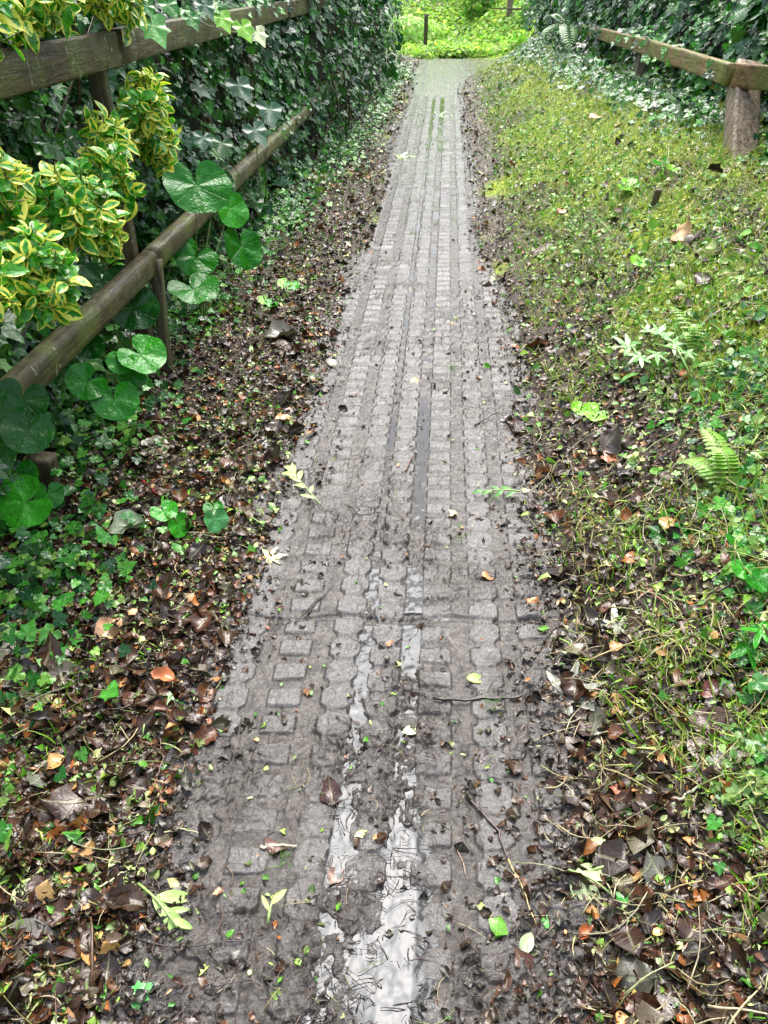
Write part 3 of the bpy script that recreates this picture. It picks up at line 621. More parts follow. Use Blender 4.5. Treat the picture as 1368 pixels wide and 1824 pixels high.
creeping('ground_cover', 'bright weeds and grass crowning the mound past the path', 'stuff', [(1.6, 21, .9, 1.2, 4), (.2, 20.5, .8, .6, 3), (2.6, 20.6, 1.4, 1.6, 6), (.0, 22, 1.2, 1, 3), (1.2, 23, 2.5, 1, 4), (-.5, 23.5, 2.2, 1.2, 6), (-.5, 25.5, 3, 1.2, 6), (-.35, 19.3, .22, .35, .7), (.45, 19.6, .9, .22, 1.2), (1.5, 19.4, .4, .5, 1), (.2, 19.75, .9, .22, 3.2), (1.3, 19.9, .7, .3, 2)], 21000, .085, [(.40, .66, .14), (.52, .74, .24), (.38, .46, .10), (.14, .36, .06)], [3, 3, 2, 1], T_OVS, 'bush', .16, .7)  # leaf greens likewise brightened to carry the open light

# ------------------------------------------------------------------ fences
def beam(p0, p1, wd, ht, mat, name, parent, roundy=.35, seed=0, segs=26, upv=(0, 0, 1)):
    """a weathered timber: rounded rectangle swept from p0 to p1"""
    p0 = np.array(p0, float); p1 = np.array(p1, float); d = unit(p1 - p0); up = np.array(upv, float); x = unit(np.cross(d, up)); z = np.cross(x, d)
    prof = []; nn = 28
    for i in range(nn):
        a = 2 * math.pi * i / nn; ex = roundy
        cx = math.copysign(abs(math.cos(a)) ** ex, math.cos(a)); cz = math.copysign(abs(math.sin(a)) ** ex, math.sin(a)); prof.append((cx * wd / 2, cz * ht / 2))
    rg = np.random.default_rng(seed); V = []; b = rg.uniform(-.002, .002, (6, 2))
    for k in range(segs + 1):
        t = k / segs; c = p0 + (p1 - p0) * t; off = b[0] * math.sin(3 * t) + b[1] * math.sin(7 * t + 1)
        for i, (a, e) in enumerate(prof):
            j = .0022 * math.sin(i * 2.1 + seed) + .0016 * rg.uniform(-1, 1); V.append(c + x * (a * (1 + j * 6) + off[0]) + z * (e * (1 + j * 6) + off[1]))
    T = []
    for k in range(segs):
        for i in range(nn):
            p = k * nn + i; q = k * nn + (i + 1) % nn; T += [(p, q, q + nn), (p, q + nn, p + nn)]
    V += [p0, p1]; c0 = len(V) - 2; e = segs * nn
    for i in range(nn): T += [(c0, (i + 1) % nn, i), (c0 + 1, e + i, e + (i + 1) % nn)]
    me = raw_mesh(name, np.array(V), np.array(T), M[mat]); o = add(name, me)
    if parent is not None: child_world(o, parent)
    return o
fl = tag(root('rail_fence', (-1.0, 3.3, 0)), 'mossy wooden two-rail fence along the left of the path', 'fence')
SL = -1.23
def lp(Y, z, s=SL): return (s + .07 * Y, Y, z)
joints = [-.3, 3.3, 6.9, 10.5, 14.1]
for i in range(4):
    a, b = joints[i], joints[i + 1]
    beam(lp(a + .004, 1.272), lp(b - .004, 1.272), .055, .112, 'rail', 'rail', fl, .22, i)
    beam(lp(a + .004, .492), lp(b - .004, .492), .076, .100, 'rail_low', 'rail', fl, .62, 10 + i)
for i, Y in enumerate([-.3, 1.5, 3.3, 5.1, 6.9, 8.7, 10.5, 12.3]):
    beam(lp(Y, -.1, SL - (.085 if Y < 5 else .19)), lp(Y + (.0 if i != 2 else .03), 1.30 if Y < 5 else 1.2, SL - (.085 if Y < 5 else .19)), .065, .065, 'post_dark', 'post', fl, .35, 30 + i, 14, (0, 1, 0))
# the slim stake in front of the lower rail
b0 = hit(297, 662); t0 = at_s(278, 462, -1.20)
st = beam(b0 - np.array([0, 0, .05]), t0, .045, .05, 'post_dark', 'wooden_stake', None, .4, 77, 12, (0, 1, 0)); tag(st, 'slim green stained stake propped upright under the lower left rail', 'stake')
pb = hit(1322, 286)
fr = tag(root('rail_fence', tuple(pb)), 'brown wooden rail fence with broad grey posts on the right bank', 'fence')
sR = pb[0] - .07 * pb[1]
rz = CAMH - (CAMH - pb[2]) * 0 - 0
rt = at_s(1302, 133, sR - .02); RZ = rt[2]
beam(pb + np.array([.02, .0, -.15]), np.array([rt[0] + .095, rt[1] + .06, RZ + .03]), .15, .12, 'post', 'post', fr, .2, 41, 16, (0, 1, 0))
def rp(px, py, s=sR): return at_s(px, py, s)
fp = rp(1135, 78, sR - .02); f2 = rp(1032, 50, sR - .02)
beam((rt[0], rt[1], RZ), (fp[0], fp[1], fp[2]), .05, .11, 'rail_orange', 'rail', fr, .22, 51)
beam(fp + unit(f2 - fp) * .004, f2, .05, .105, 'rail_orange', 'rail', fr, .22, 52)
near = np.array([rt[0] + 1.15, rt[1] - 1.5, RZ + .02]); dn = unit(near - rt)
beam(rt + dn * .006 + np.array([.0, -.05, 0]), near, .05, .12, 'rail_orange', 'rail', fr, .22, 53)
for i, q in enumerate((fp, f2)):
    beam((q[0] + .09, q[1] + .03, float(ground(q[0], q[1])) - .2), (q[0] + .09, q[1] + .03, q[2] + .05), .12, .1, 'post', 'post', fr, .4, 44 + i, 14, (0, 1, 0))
print('right fence', pb, rt, fp, f2, 'ground at f2', float(ground(f2[0], f2[1])))
def drape(label, pts, n, size, side, cols=IVYC):
    P, N, H = [], [], []
    for k in range(n):
        t = rng.random() ** 1.0 * (len(pts) - 1); i = int(t); q = pts[i] + (pts[i + 1] - pts[i]) * (t - i)
        if fbm(t * 5., 3.3, 17, 2) < .47: continue
        P.append(q + np.array([side * rng.uniform(-.06, .10), 0, .04 + rng.normal(0, .04)])); N.append(unit(np.array([-side * .6, -.5, .8]) + rng.normal(0, .35, 3))); H.append(unit(np.array([-side * .5, -.1, -.8]) + rng.normal(0, .4, 3)))
    v, t, uv, c = scatter(T_IVY, np.array(P), np.array(N), np.array(H), size * rng.lognormal(0, .25, len(P)), pal(len(P), cols, [2, 4, 4, 2, 3], .3)); return tag(add('ivy', raw_mesh('ivy', v, t, M['ivy'], c, uv)), label, kind='stuff')
drape('ivy hanging over the top of the right rail', [f2, fp, rt, near], 420, .06, 1)
drape('ivy growing over the far half of the upper left rail', [np.array(lp(Y_, 1.30)) for Y_ in (4.2, 6, 8, 10, 13)], 420, .06, -1)
drape('ivy growing through the far half of the lower left rail', [np.array(lp(Y_, .5)) for Y_ in (6.2, 8, 10, 13)], 380, .055, -1)
# timber markers
def stump(px, py, Y, h, wd, label, mat, name='wooden_post', seed=0):
    q = hit(px, py) if Y is None else at_y(px, py, Y)
    o = beam(q - np.array([0, 0, .3 if Y else .04]), q + np.array([.01, .0, h]), wd, wd * .8, mat, name, None, .45, seed, 12, (0, 1, 0)); tag(o, label, 'post'); return o
stump(905, 47, 21.3, 1.6, .14, 'pale upright post on the mound beyond the path', 'post', seed=61)
stump(757, 92, 20.2, .72, .09, 'short dark stake standing in bright greenery past the path', 'post_dark', seed=62)
stump(1163, 372, None, .10, .035, 'dark broken stump sticking up from the mossy right bank', 'post_dark', seed=63)
stump(82, 862, None, .11, .09, 'squat dark weathered block beside the lobed round leaf at far left', 'post_dark', 'wooden_block', seed=64)

# ------------------------------------------------------------------ variegated shrubs
def shrub(label, blobs, n, yellow, seed, name='variegated_shrub', size=.050):
    rg = np.random.default_rng(seed); base0 = np.array(blobs[0][0]); g0 = float(ground(base0[0], base0[1]))
    rt_ = tag(root(name, (base0[0] - .42, base0[1] + .1, g0)), label, 'shrub')
    P, N, H, S, C, stems = [], [], [], [], [], []
    W = np.array([b[2] for b in blobs], float); W /= W.sum()
    for k in range(n):
        b = blobs[rg.choice(len(blobs), p=W)]; d = unit(rg.normal(0, 1, 3)); d[0] = abs(d[0]) * .9 + .05 * d[0]; d[1] = -abs(d[1]) if rg.random() < .7 else d[1]
        c = np.array(b[0]) + d * np.array(b[1]) * rg.uniform(.35, 1.25)
        ax = unit(d * .7 + np.array([.25, -.2, .55]) + rg.normal(0, .3, 3)); ln = rg.uniform(.05, .11)
        stems.append(tube([np.array(b[0]) + (c - np.array(b[0])) * .3 - ax * ln, c - ax * ln * .6, c], [.0032, .0025, .0015], 5, .1, k))
        m = rg.integers(7, 12); yel = rg.random() < yellow
        side = unit(np.cross(ax, rg.normal(0, 1, 3)))
        for j in range(m):
            ang = (j // 2) * 1.57 + (j % 2) * 3.14 + rg.uniform(-.35, .35); lvl = (j // 2 * 2) / m
            e = math.cos(ang) * side + math.sin(ang) * np.cross(ax, side)
            h = unit(e * (1.15 - .6 * lvl) + ax * (.35 + .6 * lvl) + rg.normal(0, .12, 3)); P.append(c - ax * ln * (1 - lvl) + e * .003); H.append(h); N.append(unit(ax - h * .4 + rg.normal(0, .25, 3)))
            S.append(size * rg.lognormal(0, .22) * (1 - .25 * lvl)); yv = rg.uniform(.38, .88) if yel and rg.random() < .9 else rg.uniform(.0, .25); C.append((yv, rg.uniform(.45, 1), .5))
    v, t, uv, c = scatter(T_EUO, np.array(P), np.array(N), np.array(H), np.array(S), np.array(C)); child_world(add('foliage', raw_mesh('shrub_foliage', v, t, M['varieg'], c, uv)), rt_)
    V, T = join(stems); tag(child_world(add('shoots', raw_mesh('shrub_shoots', V, T, M['stick'], np.tile((.14, .20, .05), (len(V), 1)))), rt_), kind='stuff')
    for b in blobs:
        q = np.array(b[0]) + np.array([-.05, 0, -.03]); g1 = np.array([rt_.location[0], rt_.location[1], g0]); mid = (q + g1) / 2 + np.array([-.10, .03, .05]); V, T = tube([g1, mid, q], [.009, .006, .004], 6, .1, 5)
        child_world(add('branch', raw_mesh('shrub_branch', V, T, M['stick'], np.tile((.07, .07, .035), (len(V), 1)))), rt_)
A = [at_s(40, 10, -1.22), at_s(200, 5, -1.22), at_s(-90, 20, -1.25)]
shrub('variegated yellow and green shrub spilling over the top left rail', [(A[0] + np.array([0, 0, .04]), (.17, .2, .08), 4), (A[1] + np.array([0, 0, .03]), (.14, .2, .06), 3), (A[2], (.2, .25, .16), 2), (A[0] + np.array([0, .5, .25]), (.25, .4, .15), 2)], 270, .85, 1)
shrub('variegated shrub with upright shoots between the two left rails', [(at_s(250, 175, -1.14), (.12, .14, .09), 3), (at_s(190, 240, -1.14), (.07, .10, .06), 1.4), (at_s(270, 240, -1.18), (.11, .12, .08), 2)], 120, .8, 2)
shrub('large yellow edged shrub leaning over the lower left rail', [(at_s(60, 480, -1.04), (.11, .12, .10), 3), (at_s(110, 350, -1.10), (.13, .14, .09), 2.6), (at_s(190, 300, -1.10), (.08, .10, .07), 1.6), (at_s(10, 350, -1.15), (.12, .12, .10), 1.5), (at_s(175, 410, -1.09), (.09, .08, .06), 1.4), (at_s(-60, 460, -1.1), (.12, .12, .14), 1.5)], 270, .6, 3)

# ------------------------------------------------------------------ round-leaved plants
def one_leaf(tmpl, mat, P, N, H, S, col, name):
    v, t, uv, c = scatter([tmpl], np.array([P], float), np.array([N], float), np.array([H], float), np.array([S]), np.array([col], float))
    return raw_mesh(name, v, t, M[mat], c, uv)
def round_plant(label, base, leaves, seed=0, name='round_leaved_plant', tm=T_KID, mat='kidney'):
    """leaves: (point, diameter, colour, normal)"""
    rt_ = tag(root(name, tuple(base)), label, 'plant'); rg = np.random.default_rng(seed)
    for k, (p, dia, col, nr) in enumerate(leaves):
        p = np.array(p, float); nr = unit(np.array(nr, float)); h = np.array([rg.normal(0, .35), -.35, -.8 if nr[2] < .8 else -.1])
        lf = child_world(add('leaf', one_leaf(tm[k % len(tm)], mat, p, nr, h, dia, col, 'round_leaf')), rt_)
        mid = (np.array(base) + p) / 2 + np.array([-.02, .03, .03]); V, T = tube([base, mid, p - nr * .001], [.004, .003, .0025], 6, .05, k)
        me = raw_mesh('leaf_stalk', V, T, M['stick'], np.tile((.16, .24, .05), (len(V), 1))); s_ = add('stalk', me); s_.parent = lf
        s_.matrix_parent_inverse = Matrix.Identity(4)
    return rt_
DG, MG, BG, PG, BLG = (.010, .085, .008), (.016, .17, .008), (.04, .30, .018), (.20, .50, .03), (.025, .11, .05)
fwd = (.35, -.62, .72); side_ = (.75, -.5, .5); upn = (.1, -.25, 1)
def L(px, py, s, dpx, col, nr=fwd):
    p = at_s(px, py, s); d = np.linalg.norm(p - np.array([0, 0, CAMH])) * .97; return (p, dpx / F * d / 1.05, col, nr)
def LG(px, py, up, dpx, col, nr=upn):
    p = hit(px, py, up); d = np.linalg.norm(p - np.array([0, 0, CAMH])); return (p, dpx / F * d / 1.05, col, nr)
round_plant('tall plant with big glossy leaf across the lower left rail', at_s(345, 470, -1.2) * np.array([1, 1, 0]), [L(350, 330, -1.10, 105, MG), L(410, 372, -1.10, 66, BG, side_), L(430, 440, -1.08, 78, MG, side_), L(348, 458, -1.16, 72, MG), L(345, 515, -1.10, 84, MG, upn), L(385, 330, -1.2, 60, DG)], 1)
round_plant('dark round leaved plant below the lower rail left of the stake', at_s(230, 640, -1.3) * np.array([1, 1, 0]), [L(237, 548, -1.26, 82, DG), L(180, 500, -1.32, 70, DG), L(158, 615, -1.25, 50, DG)], 2)
round_plant('round leaved plant with bright leaf beside the foot of the stake', hit(210, 735), [L(252, 632, -1.06, 82, BG, (.3, -.4, .9)), L(155, 680, -1.12, 66, MG), L(205, 712, -1.04, 76, MG), L(215, 645, -1.12, 45, BG), L(232, 668, -1.1, 52, MG, side_)], 3)
round_plant('dark leaves in the shade under the lower rail at the left edge', hit(60, 800), [L(38, 712, -1.14, 82, DG), L(50, 768, -1.06, 78, DG), L(5, 735, -1.12, 60, DG)], 4)
round_plant('glossy three lobed plant at the left edge above the litter', hit(30, 925), [LG(22, 845, .12, 75, MG, fwd), LG(45, 895, .10, 92, BG, (.2, -.5, .9)), LG(85, 880, .09, 50, MG, side_)], 5)
round_plant('small fresh pair of round leaves on the left litter', hit(300, 950), [LG(292, 910, .06, 46, BG), LG(318, 935, .05, 44, BG, side_)], 6)
round_plant('small bluish green leaves beside the fresh round pair', hit(390, 960), [LG(383, 925, .05, 48, (.08, .30, .10), side_), LG(380, 905, .05, 34, MG)], 7)
round_plant('bluish ivy shaped leaves low down right of the lower rail', hit(510, 345), [LG(490, 300, .12, 46, BLG), LG(508, 322, .10, 44, BLG, upn), LG(520, 298, .1, 36, BLG, side_)], 8, tm=T_IVY, mat='ivy')
round_plant('tiny yellow green seedling near the left path edge', hit(515, 535), [LG(508, 505, .05, 26, PG), LG(520, 508, .05, 26, BG)], 9)
round_plant('pale green seedling left of the yellow green one', hit(478, 545), [LG(472, 535, .03, 24, PG), LG(484, 540, .03, 22, BG)], 10)
round_plant('large blue green ivy leaves hanging at the lower rail far end', at_s(460, 230, -1.25) * np.array([1, 1, 0]), [L(480, 195, -1.12, 60, BLG), L(455, 232, -1.10, 58, BLG), L(425, 152, -1.2, 60, BLG), L(395, 255, -1.14, 50, DG), L(362, 245, -1.15, 46, BLG)], 11, tm=T_IVY, mat='ivy')
round_plant('pair of round leaves right of the lower rail in shade', hit(580, 200), [LG(563, 175, .25, 38, MG), LG(585, 172, .25, 34, MG), LG(560, 212, .15, 32, BLG)], 12)
round_plant('bright heart shaped leaf low on the grassy right bank', hit(1122, 350), [LG(1120, 333, .03, 44, PG)], 13)
round_plant('small bright leaf near the foot of the broad right post', hit(1185, 305), [LG(1182, 292, .03, 34, BG), LG(1200, 300, .03, 20, PG)], 14)
round_plant('yellow green curled leaf lying on the right verge', hit(1060, 745), [LG(1060, 735, .03, 44, PG), LG(1035, 728, .02, 34, PG)], 15)
round_plant('single young leaf below the broken stump', hit(1142, 480), [LG(1140, 466, .03, 32, PG)], 16)
round_plant('broad dark green leaves at the right edge low down', hit(1340, 1170), [LG(1332, 1150, .05, 70, MG), LG(1355, 1120, .06, 55, BG)], 17, tm=T_MAP)
round_plant('long dark leaf on the right verge under the ferns', hit(1195, 960), [LG(1178, 952, .02, 60, DG), LG(1215, 945, .03, 46, MG)], 18, tm=T_IVY, mat='ivy')
round_plant('glossy green leaves at the right edge above the lobed ones', hit(1340, 1050), [LG(1325, 1015, .06, 40, BG), LG(1350, 1035, .06, 44, MG), LG(1310, 960, .05, 34, MG)], 19)

# ------------------------------------------------------------------ ferns and an umbellifer
def frond(base, tip, wd, n, sag=.05, leafw=.22):
    base = np.array(base, float); tip = np.array(tip, float); P, N, H, S = [], [], [], []; pts = []
    ax = unit(tip - base); sd_ = unit(np.cross(ax, (0, 0, 1.)))
    for i in range(n + 1):
        t = i / n; pts.append(base + (tip - base) * t + np.array([0, 0, sag * math.sin(math.pi * t)]))
    for i in range(1, n):
        t = i / n; l = wd * (math.sin(math.pi * min(1, .18 + .82 * t)) ** .8)
        for s_ in (-1, 1): P.append(pts[i]); H.append(unit(sd_ * s_ + ax * .35 + np.array([0, 0, -.15]))); N.append((0, -.2, 1)); S.append(max(l, .006))
    return pts, P, N, H, S
def fern(label, base, tips, wd, n, col, name='fern'):
    rt_ = tag(root(name, tuple(base)), label, 'fern')
    for k, tp in enumerate(tips):
        pts, P, N, H, S = frond(base, tp, wd, n); v, t, uv, c = scatter(T_OV, np.array(P), np.array(N, float), np.array(H), np.array(S), pal(len(P), [col], [1], .15), .8)
        V2, T2 = tube(pts, .0018, 5); o_ = raw_mesh('frond', np.concatenate([v, V2]), np.concatenate([t, T2 + len(v)]), M['ovate'], np.concatenate([c, np.tile(col, (len(V2), 1))]), np.concatenate([uv, np.full((len(V2), 2), .3)]))
        child_world(add('frond', o_), rt_)
fern('bright small fern on the right bank above the dark leaf', hit(1300, 880), [hit(1205, 825, .05), hit(1248, 762, .06), hit(1275, 800, .09)], .045, 16, (.22, .42, .06))
fern('small yellow green fern behind the umbrella plant', hit(1240, 640), [hit(1190, 545, .05), hit(1235, 580, .06), hit(1215, 600, .05)], .032, 14, (.22, .42, .06))
fern('drooping fern under the far end of the right rail', at_s(1010, 40, 1.5), [at_s(960, 75, 1.42), at_s(1015, 90, 1.38), at_s(985, 30, 1.4)], .13, 16, (.07, .24, .05))
fern('tiny fern beside the pale twigs at the right edge', hit(1270, 690), [hit(1245, 655, .06), hit(1290, 650, .05)], .03, 12, (.20, .38, .08))
up_ = tag(root('umbrella_plant', tuple(hit(1215, 690))), 'pale green toothed compound leaf arching over the right bank', 'plant')
b = hit(1240, 690); cpt = hit(1165, 612, .09)
V, T = tube([b, (b + cpt) / 2 + np.array([.0, 0, .06]), cpt], [.005, .004, .003], 6); child_world(add('stalk', raw_mesh('umbel_stalk', V, T, M['stick'], np.tile((.22, .42, .10), (len(V), 1)))), up_)
for dx, dy, sz in ((-45, 5, 66), (-25, 22, 58), (10, -18, 60), (35, 0, 52), (5, 18, 50), (-10, -22, 44), (60, 15, 36)):
    q = hit(1165 + dx, 612 + dy, .09); h = q - cpt; child_world(add('leaf', one_leaf(T_MAP[abs(dx) % 3], 'maple', q, (0.1, -.4, 1), h + np.array([0, -.001, 0]), sz / F * 3.0 * .62, (.24, .48, .16), 'toothed_leaf')), up_)

# ------------------------------------------------------------------ single leaves, sprigs and twigs one can point at
def fallen(px, py, size_px, ang, temps, k, mat, col, label, name='fallen_leaf', cat='leaf', group=None, lift=.005, tilt=(0, 0)):
    q = hit(px, py); d = np.linalg.norm(q - np.array([0, 0, CAMH])); z = float(surf(q[0], q[1])) + lift
    nr = slope_n(np.array([q[0]]), np.array([q[1]]), 0)[0] + np.array([tilt[0], tilt[1] - .12, 0]); S = size_px / F * d
    h = np.array([math.cos(R(ang)), math.sin(R(ang)), 0.]); rad = temps is T_MAP or temps is T_IVY or temps is T_KID
    p = np.array([0, 0, 0.]) - (0 if rad else 1) * h * S * .5
    o_ = add(name, one_leaf(temps[k % len(temps)], mat, p, nr, h, S, col, name)); o_.location = (q[0], q[1], z); return tag(o_, label, cat, group)
OR, ORD, TAN, DK, GB, LG_, YG = (.50, .22, .09), (.30, .10, .035), (.55, .38, .22), (.05, .024, .018), (.17, .16, .12), (.50, .60, .28), (.38, .52, .14)
fallen(480, 996, 38, 20, T_MAP, 0, 'maple', (.72, .70, .36), 'pale cream star shaped leaf at the left path edge')
fallen(738, 682, 26, -100, T_OV, 1, 'litter', (.62, .48, .12), 'yellow leaf lying alone mid path')
fallen(712, 280, 30, 10, T_MAP, 1, 'maple', (.30, .55, .14), 'green lobed leaf far up on the path')
fallen(782, 206, 26, 10, T_MAP, 2, 'maple', (.10, .34, .06), 'green sprig like leaf farthest up the path')
fallen(733, 1306, 34, 15, T_OV, 0, 'litter', (.55, .62, .34), 'whitish green leaf beside the water stream')
fallen(848, 1214, 36, -5, T_OV, 1, 'litter', (.34, .55, .12), 'lime green narrow leaf on the right ribs of the path')
fallen(805, 915, 26, -60, T_DEAD, 1, 'litter', (.62, .46, .26), 'tan folded leaf on the wet ribs')
fallen(868, 1032, 24, 20, T_DEAD, 2, 'litter', OR, 'small orange leaf on the right hand ribs')
fallen(950, 1078, 34, -40, T_DEAD, 0, 'litter', OR, 'orange leaf at the right path edge')
fallen(108, 1520, 46, 95, T_OV, 2, 'litter', (.62, .30, .14), 'smooth salmon orange leaf at the lower left')
fallen(195, 1130, 62, 70, T_DEAD, 0, 'litter', (.58, .34, .20), 'pinkish tan curled leaf on the left litter', tilt=(.3, -.3))
fallen(258, 1212, 40, 160, T_OV, 1, 'litter', OR, 'orange leaf, left one of a touching pair')
fallen(292, 1216, 44, 170, T_DEAD, 3, 'litter', (.46, .15, .05), 'rusty leaf, right one of a touching pair')
fallen(350, 1066, 44, -10, T_DEAD, 1, 'litter', (.50, .26, .14), 'brownish orange leaf above the muddy path edge')
fallen(389, 1085, 30, -20, T_DEAD, 2, 'litter', (.55, .26, .10), 'small orange leaf beside the brownish one')
fallen(250, 994, 34, 100, T_DEAD, 4, 'litter', (.62, .44, .26), 'light tan leaf standing on the ivy border')
fallen(258, 1118, 30, 110, T_OV, 0, 'litter', TAN, 'small tan pointed leaf in the brown litter')
fallen(133, 1054, 26, 90, T_OV, 2, 'litter', OR, 'round orange leaf amid the creeping ivy')
fallen(40, 1185, 88, 75, T_KID, 1, 'litter', GB, 'large olive grey dead leaf at the left edge')
fallen(35, 1715, 105, 40, T_KID, 2, 'litter', (.13, .12, .10), 'big grey crumpled leaf in the lower left corner')
fallen(500, 600, 62, 15, T_DEAD, 3, 'litter', (.15, .14, .11), 'grey weathered leaf left of the path')
fallen(275, 805, 52, 10, T_KID, 0, 'litter', (.26, .24, .18), 'dull grey brown leaf on the upper left litter')
fallen(230, 948, 70, 25, T_DEAD, 3, 'litter', (.30, .36, .25), 'silvery underside of a long leaf on left litter')
fallen(300, 1262, 46, 95, T_IVY, 0, 'ivy', (.04, .28, .03), 'dark green ivy leaf lying on brown litter')
fallen(75, 1295, 60, -35, T_OV, 1, 'ovate', YG, 'yellow green leaf with a hole at lower left')
fallen(15, 1360, 62, 70, T_OV, 2, 'ovate', LG_, 'pale green leaf cut off by the left edge')
fallen(18, 1440, 62, -65, T_OV, 0, 'ovate', (.14, .42, .04), 'long bright green leaf near the left edge')
fallen(228, 1362, 30, 10, T_IVY, 1, 'ivy', (.10, .40, .05), 'small green ivy leaf below the pale twin leaf')
fallen(245, 1780, 46, 40, T_IVY, 2, 'ivy', (.10, .42, .10), 'green ivy leaf near the bottom edge')
fallen(50, 1590, 60, 70, T_OV, 1, 'ovate', YG, 'torn yellow green leaf in the lower left litter')
fallen(1105, 1412, 36, -20, T_DEAD, 0, 'litter', (.36, .12, .06), 'reddish curled leaf on the right verge')
fallen(1075, 1446, 38, 180, T_DEAD, 2, 'litter', (.48, .28, .08), 'ochre brown leaf beside the reddish one')
fallen(1120, 1762, 42, -60, T_DEAD, 1, 'litter', (.50, .38, .08), 'mustard leaf with dark bars near the bottom right')
fallen(1165, 1812, 44, -50, T_OV, 0, 'ovate', (.20, .50, .06), 'bright green leaf at the bottom edge right')
fallen(1115, 1612, 50, 70, T_IVY, 1, 'ivy', (.05, .32, .04), 'green ivy leaf between cut stalks on right verge')
fallen(937, 1688, 40, 60, T_OV, 2, 'ovate', (.36, .46, .26), 'speckled grey green leaf on the lower path edge')
fallen(975, 1642, 28, -60, T_IVY, 0, 'ivy', (.08, .40, .05), 'small green leaf above the speckled one')
fallen(1062, 1508, 28, 10, T_OV, 1, 'litter', LG_, 'small whitish leaf curl on the right verge mud')
fallen(1005, 1242, 80, 10, T_MAP, 2, 'maple', (.16, .17, .13), 'large grey lobed leaf flattened on right verge')
fallen(1095, 1125, 60, 30, T_MAP, 1, 'maple', (.30, .32, .24), 'silver grey lobed leaf beneath the moss edge')
fallen(1265, 1320, 86, -20, T_KID, 0, 'litter', (.085, .045, .035), 'big dark brown crumpled leaf on right verge')
fallen(1200, 1450, 36, 80, T_DEAD, 3, 'litter', DK, 'small dark brown cupped leaf on the right verge')
fallen(1268, 1240, 44, 0, T_DEAD, 4, 'litter', (.12, .03, .02), 'maroon leaf at the right verge')
fallen(1215, 430, 44, 20, T_DEAD, 1, 'litter', (.60, .38, .20), 'tan leaf on the upper mossy bank')
fallen(1060, 222, 26, 10, T_DEAD, 2, 'litter', (.62, .36, .22), 'peach leaf on the grass high on the bank')
fallen(1320, 1018, 26, -80, T_DEAD, 0, 'litter', (.45, .18, .06), 'orange brown leaf tip at the right edge')
fallen(1190, 942, 36, 40, T_DEAD, 4, 'litter', (.52, .26, .12), 'orange brown leaf under the long dark leaf')
fallen(965, 925, 34, 10, T_IVY, 1, 'ivy', (.50, .58, .42), 'silvery white lobed leaf right of the path')
fallen(1085, 820, 36, 0, T_DEAD, 2, 'litter', (.30, .10, .04), 'rust brown leaf right of the path middle')
fallen(1245, 1275, 20, 0, T_OV, 0, 'ovate', (.22, .55, .06), 'round bright green leaflet on dark litter')
fallen(590, 1420, 46, 100, T_DEAD, 5, 'litter', (.06, .026, .022), 'dark maroon leaf mush beside the left water stream')
fallen(598, 1560, 40, 60, T_DEAD, 0, 'litter', (.30, .19, .16), 'pinkish wet leaf below the maroon mush')
fallen(492, 1500, 46, 80, T_DEAD, 2, 'litter', (.10, .04, .03), 'dark red brown leaf on the left ribs')
def sprig(label, px, py, ang, length_px, leaves, col, cat='sprig', stemc=(.30, .45, .14), temps=T_NAR, mat='ovate', lw=1.0, name='cut_sprig'):
    """a cut shoot lying on the ground; leaves: (t along the stem, side, length factor)"""
    q = hit(px, py); d = np.linalg.norm(q - np.array([0, 0, CAMH])); S = length_px / F * d; z = float(surf(q[0], q[1])) + .008
    rt_ = tag(root(name, (q[0], q[1], z)), label, cat); h = np.array([math.cos(R(ang)), math.sin(R(ang)), 0.]); sd_ = np.array([-h[1], h[0], 0])
    pts = [h * S * t + sd_ * .03 * S * math.sin(3 * t) + np.array([0, 0, .006 + .01 * math.sin(3.1 * t)]) for t in np.linspace(0, 1, 7)]
    V, T = tube(pts, np.linspace(.003, .0015, 7), 6, .05); add('stem', raw_mesh('sprig_stem', V, T, M['stick'], np.tile(stemc, (len(V), 1))), rt_)
    for k, (t, s_, f) in enumerate(leaves):
        p = np.array([np.interp(t, np.linspace(0, 1, 7), [a[i] for a in pts]) for i in range(3)]); hd = unit(h + sd_ * s_ + np.array([0, 0, .1]))
        add('leaf', one_leaf(temps[k % len(temps)], mat, p, unit(np.array([.15 * s_, -.25, 1])), hd, S * f, np.array(col) * (1 + .2 * ((k * 37 % 10) / 10 - .5)), 'sprig_leaf'), rt_)
    return rt_
sprig('cut shoot with narrow pale leaves across the left path edge', 572, 905, 118, 125, [(.15, .9, .25), (.3, -.6, .2), (.45, .6, .22), (.6, .5, .26), (.7, -.5, .26), (.8, .6, .3), (.9, -.2, .3), (.97, .2, .28)], (.50, .66, .26), lw=.6)
sprig('pale green privet shoot lying at the lower left', 248, 1580, -42, 100, [(.35, -.1, .6), (.4, 1.0, .6), (.6, -.1, .6), (.7, 1.1, .35), (.85, .4, .35)], (.40, .60, .18))
sprig('small shoot with two yellowish leaves by the left ribs', 478, 1650, 80, 48, [(.3, .9, .6), (.5, -.6, .7)], (.42, .50, .16))
sprig('white veined pale leaf cluster right of the lower path', 1010, 1560, -35, 70, [(.05, -1.6, .6), (.1, -.9, .75), (.1, -.3, .9), (.2, .5, .8), (.15, 1.5, .6)], (.62, .72, .40))
sprig('pair of long pale leaves trailing right of the white cluster', 1045, 1560, 8, 115, [(.1, -.3, .4), (.35, .1, .5), (.5, .25, .45)], (.40, .62, .22))
sprig('three pale inner petals of a leaf on dark left mud', 262, 1290, -85, 30, [(0, -.9, 1.3), (0, .1, 1.5), (.1, 1.2, 1.4)], (.64, .74, .42))
sprig('shoot of small round leaves along the left verge', 395, 905, -35, 100, [(.2, .8, .22), (.35, -.8, .2), (.5, .8, .2), (.65, -.8, .18), (.85, .6, .16)], (.26, .48, .08))
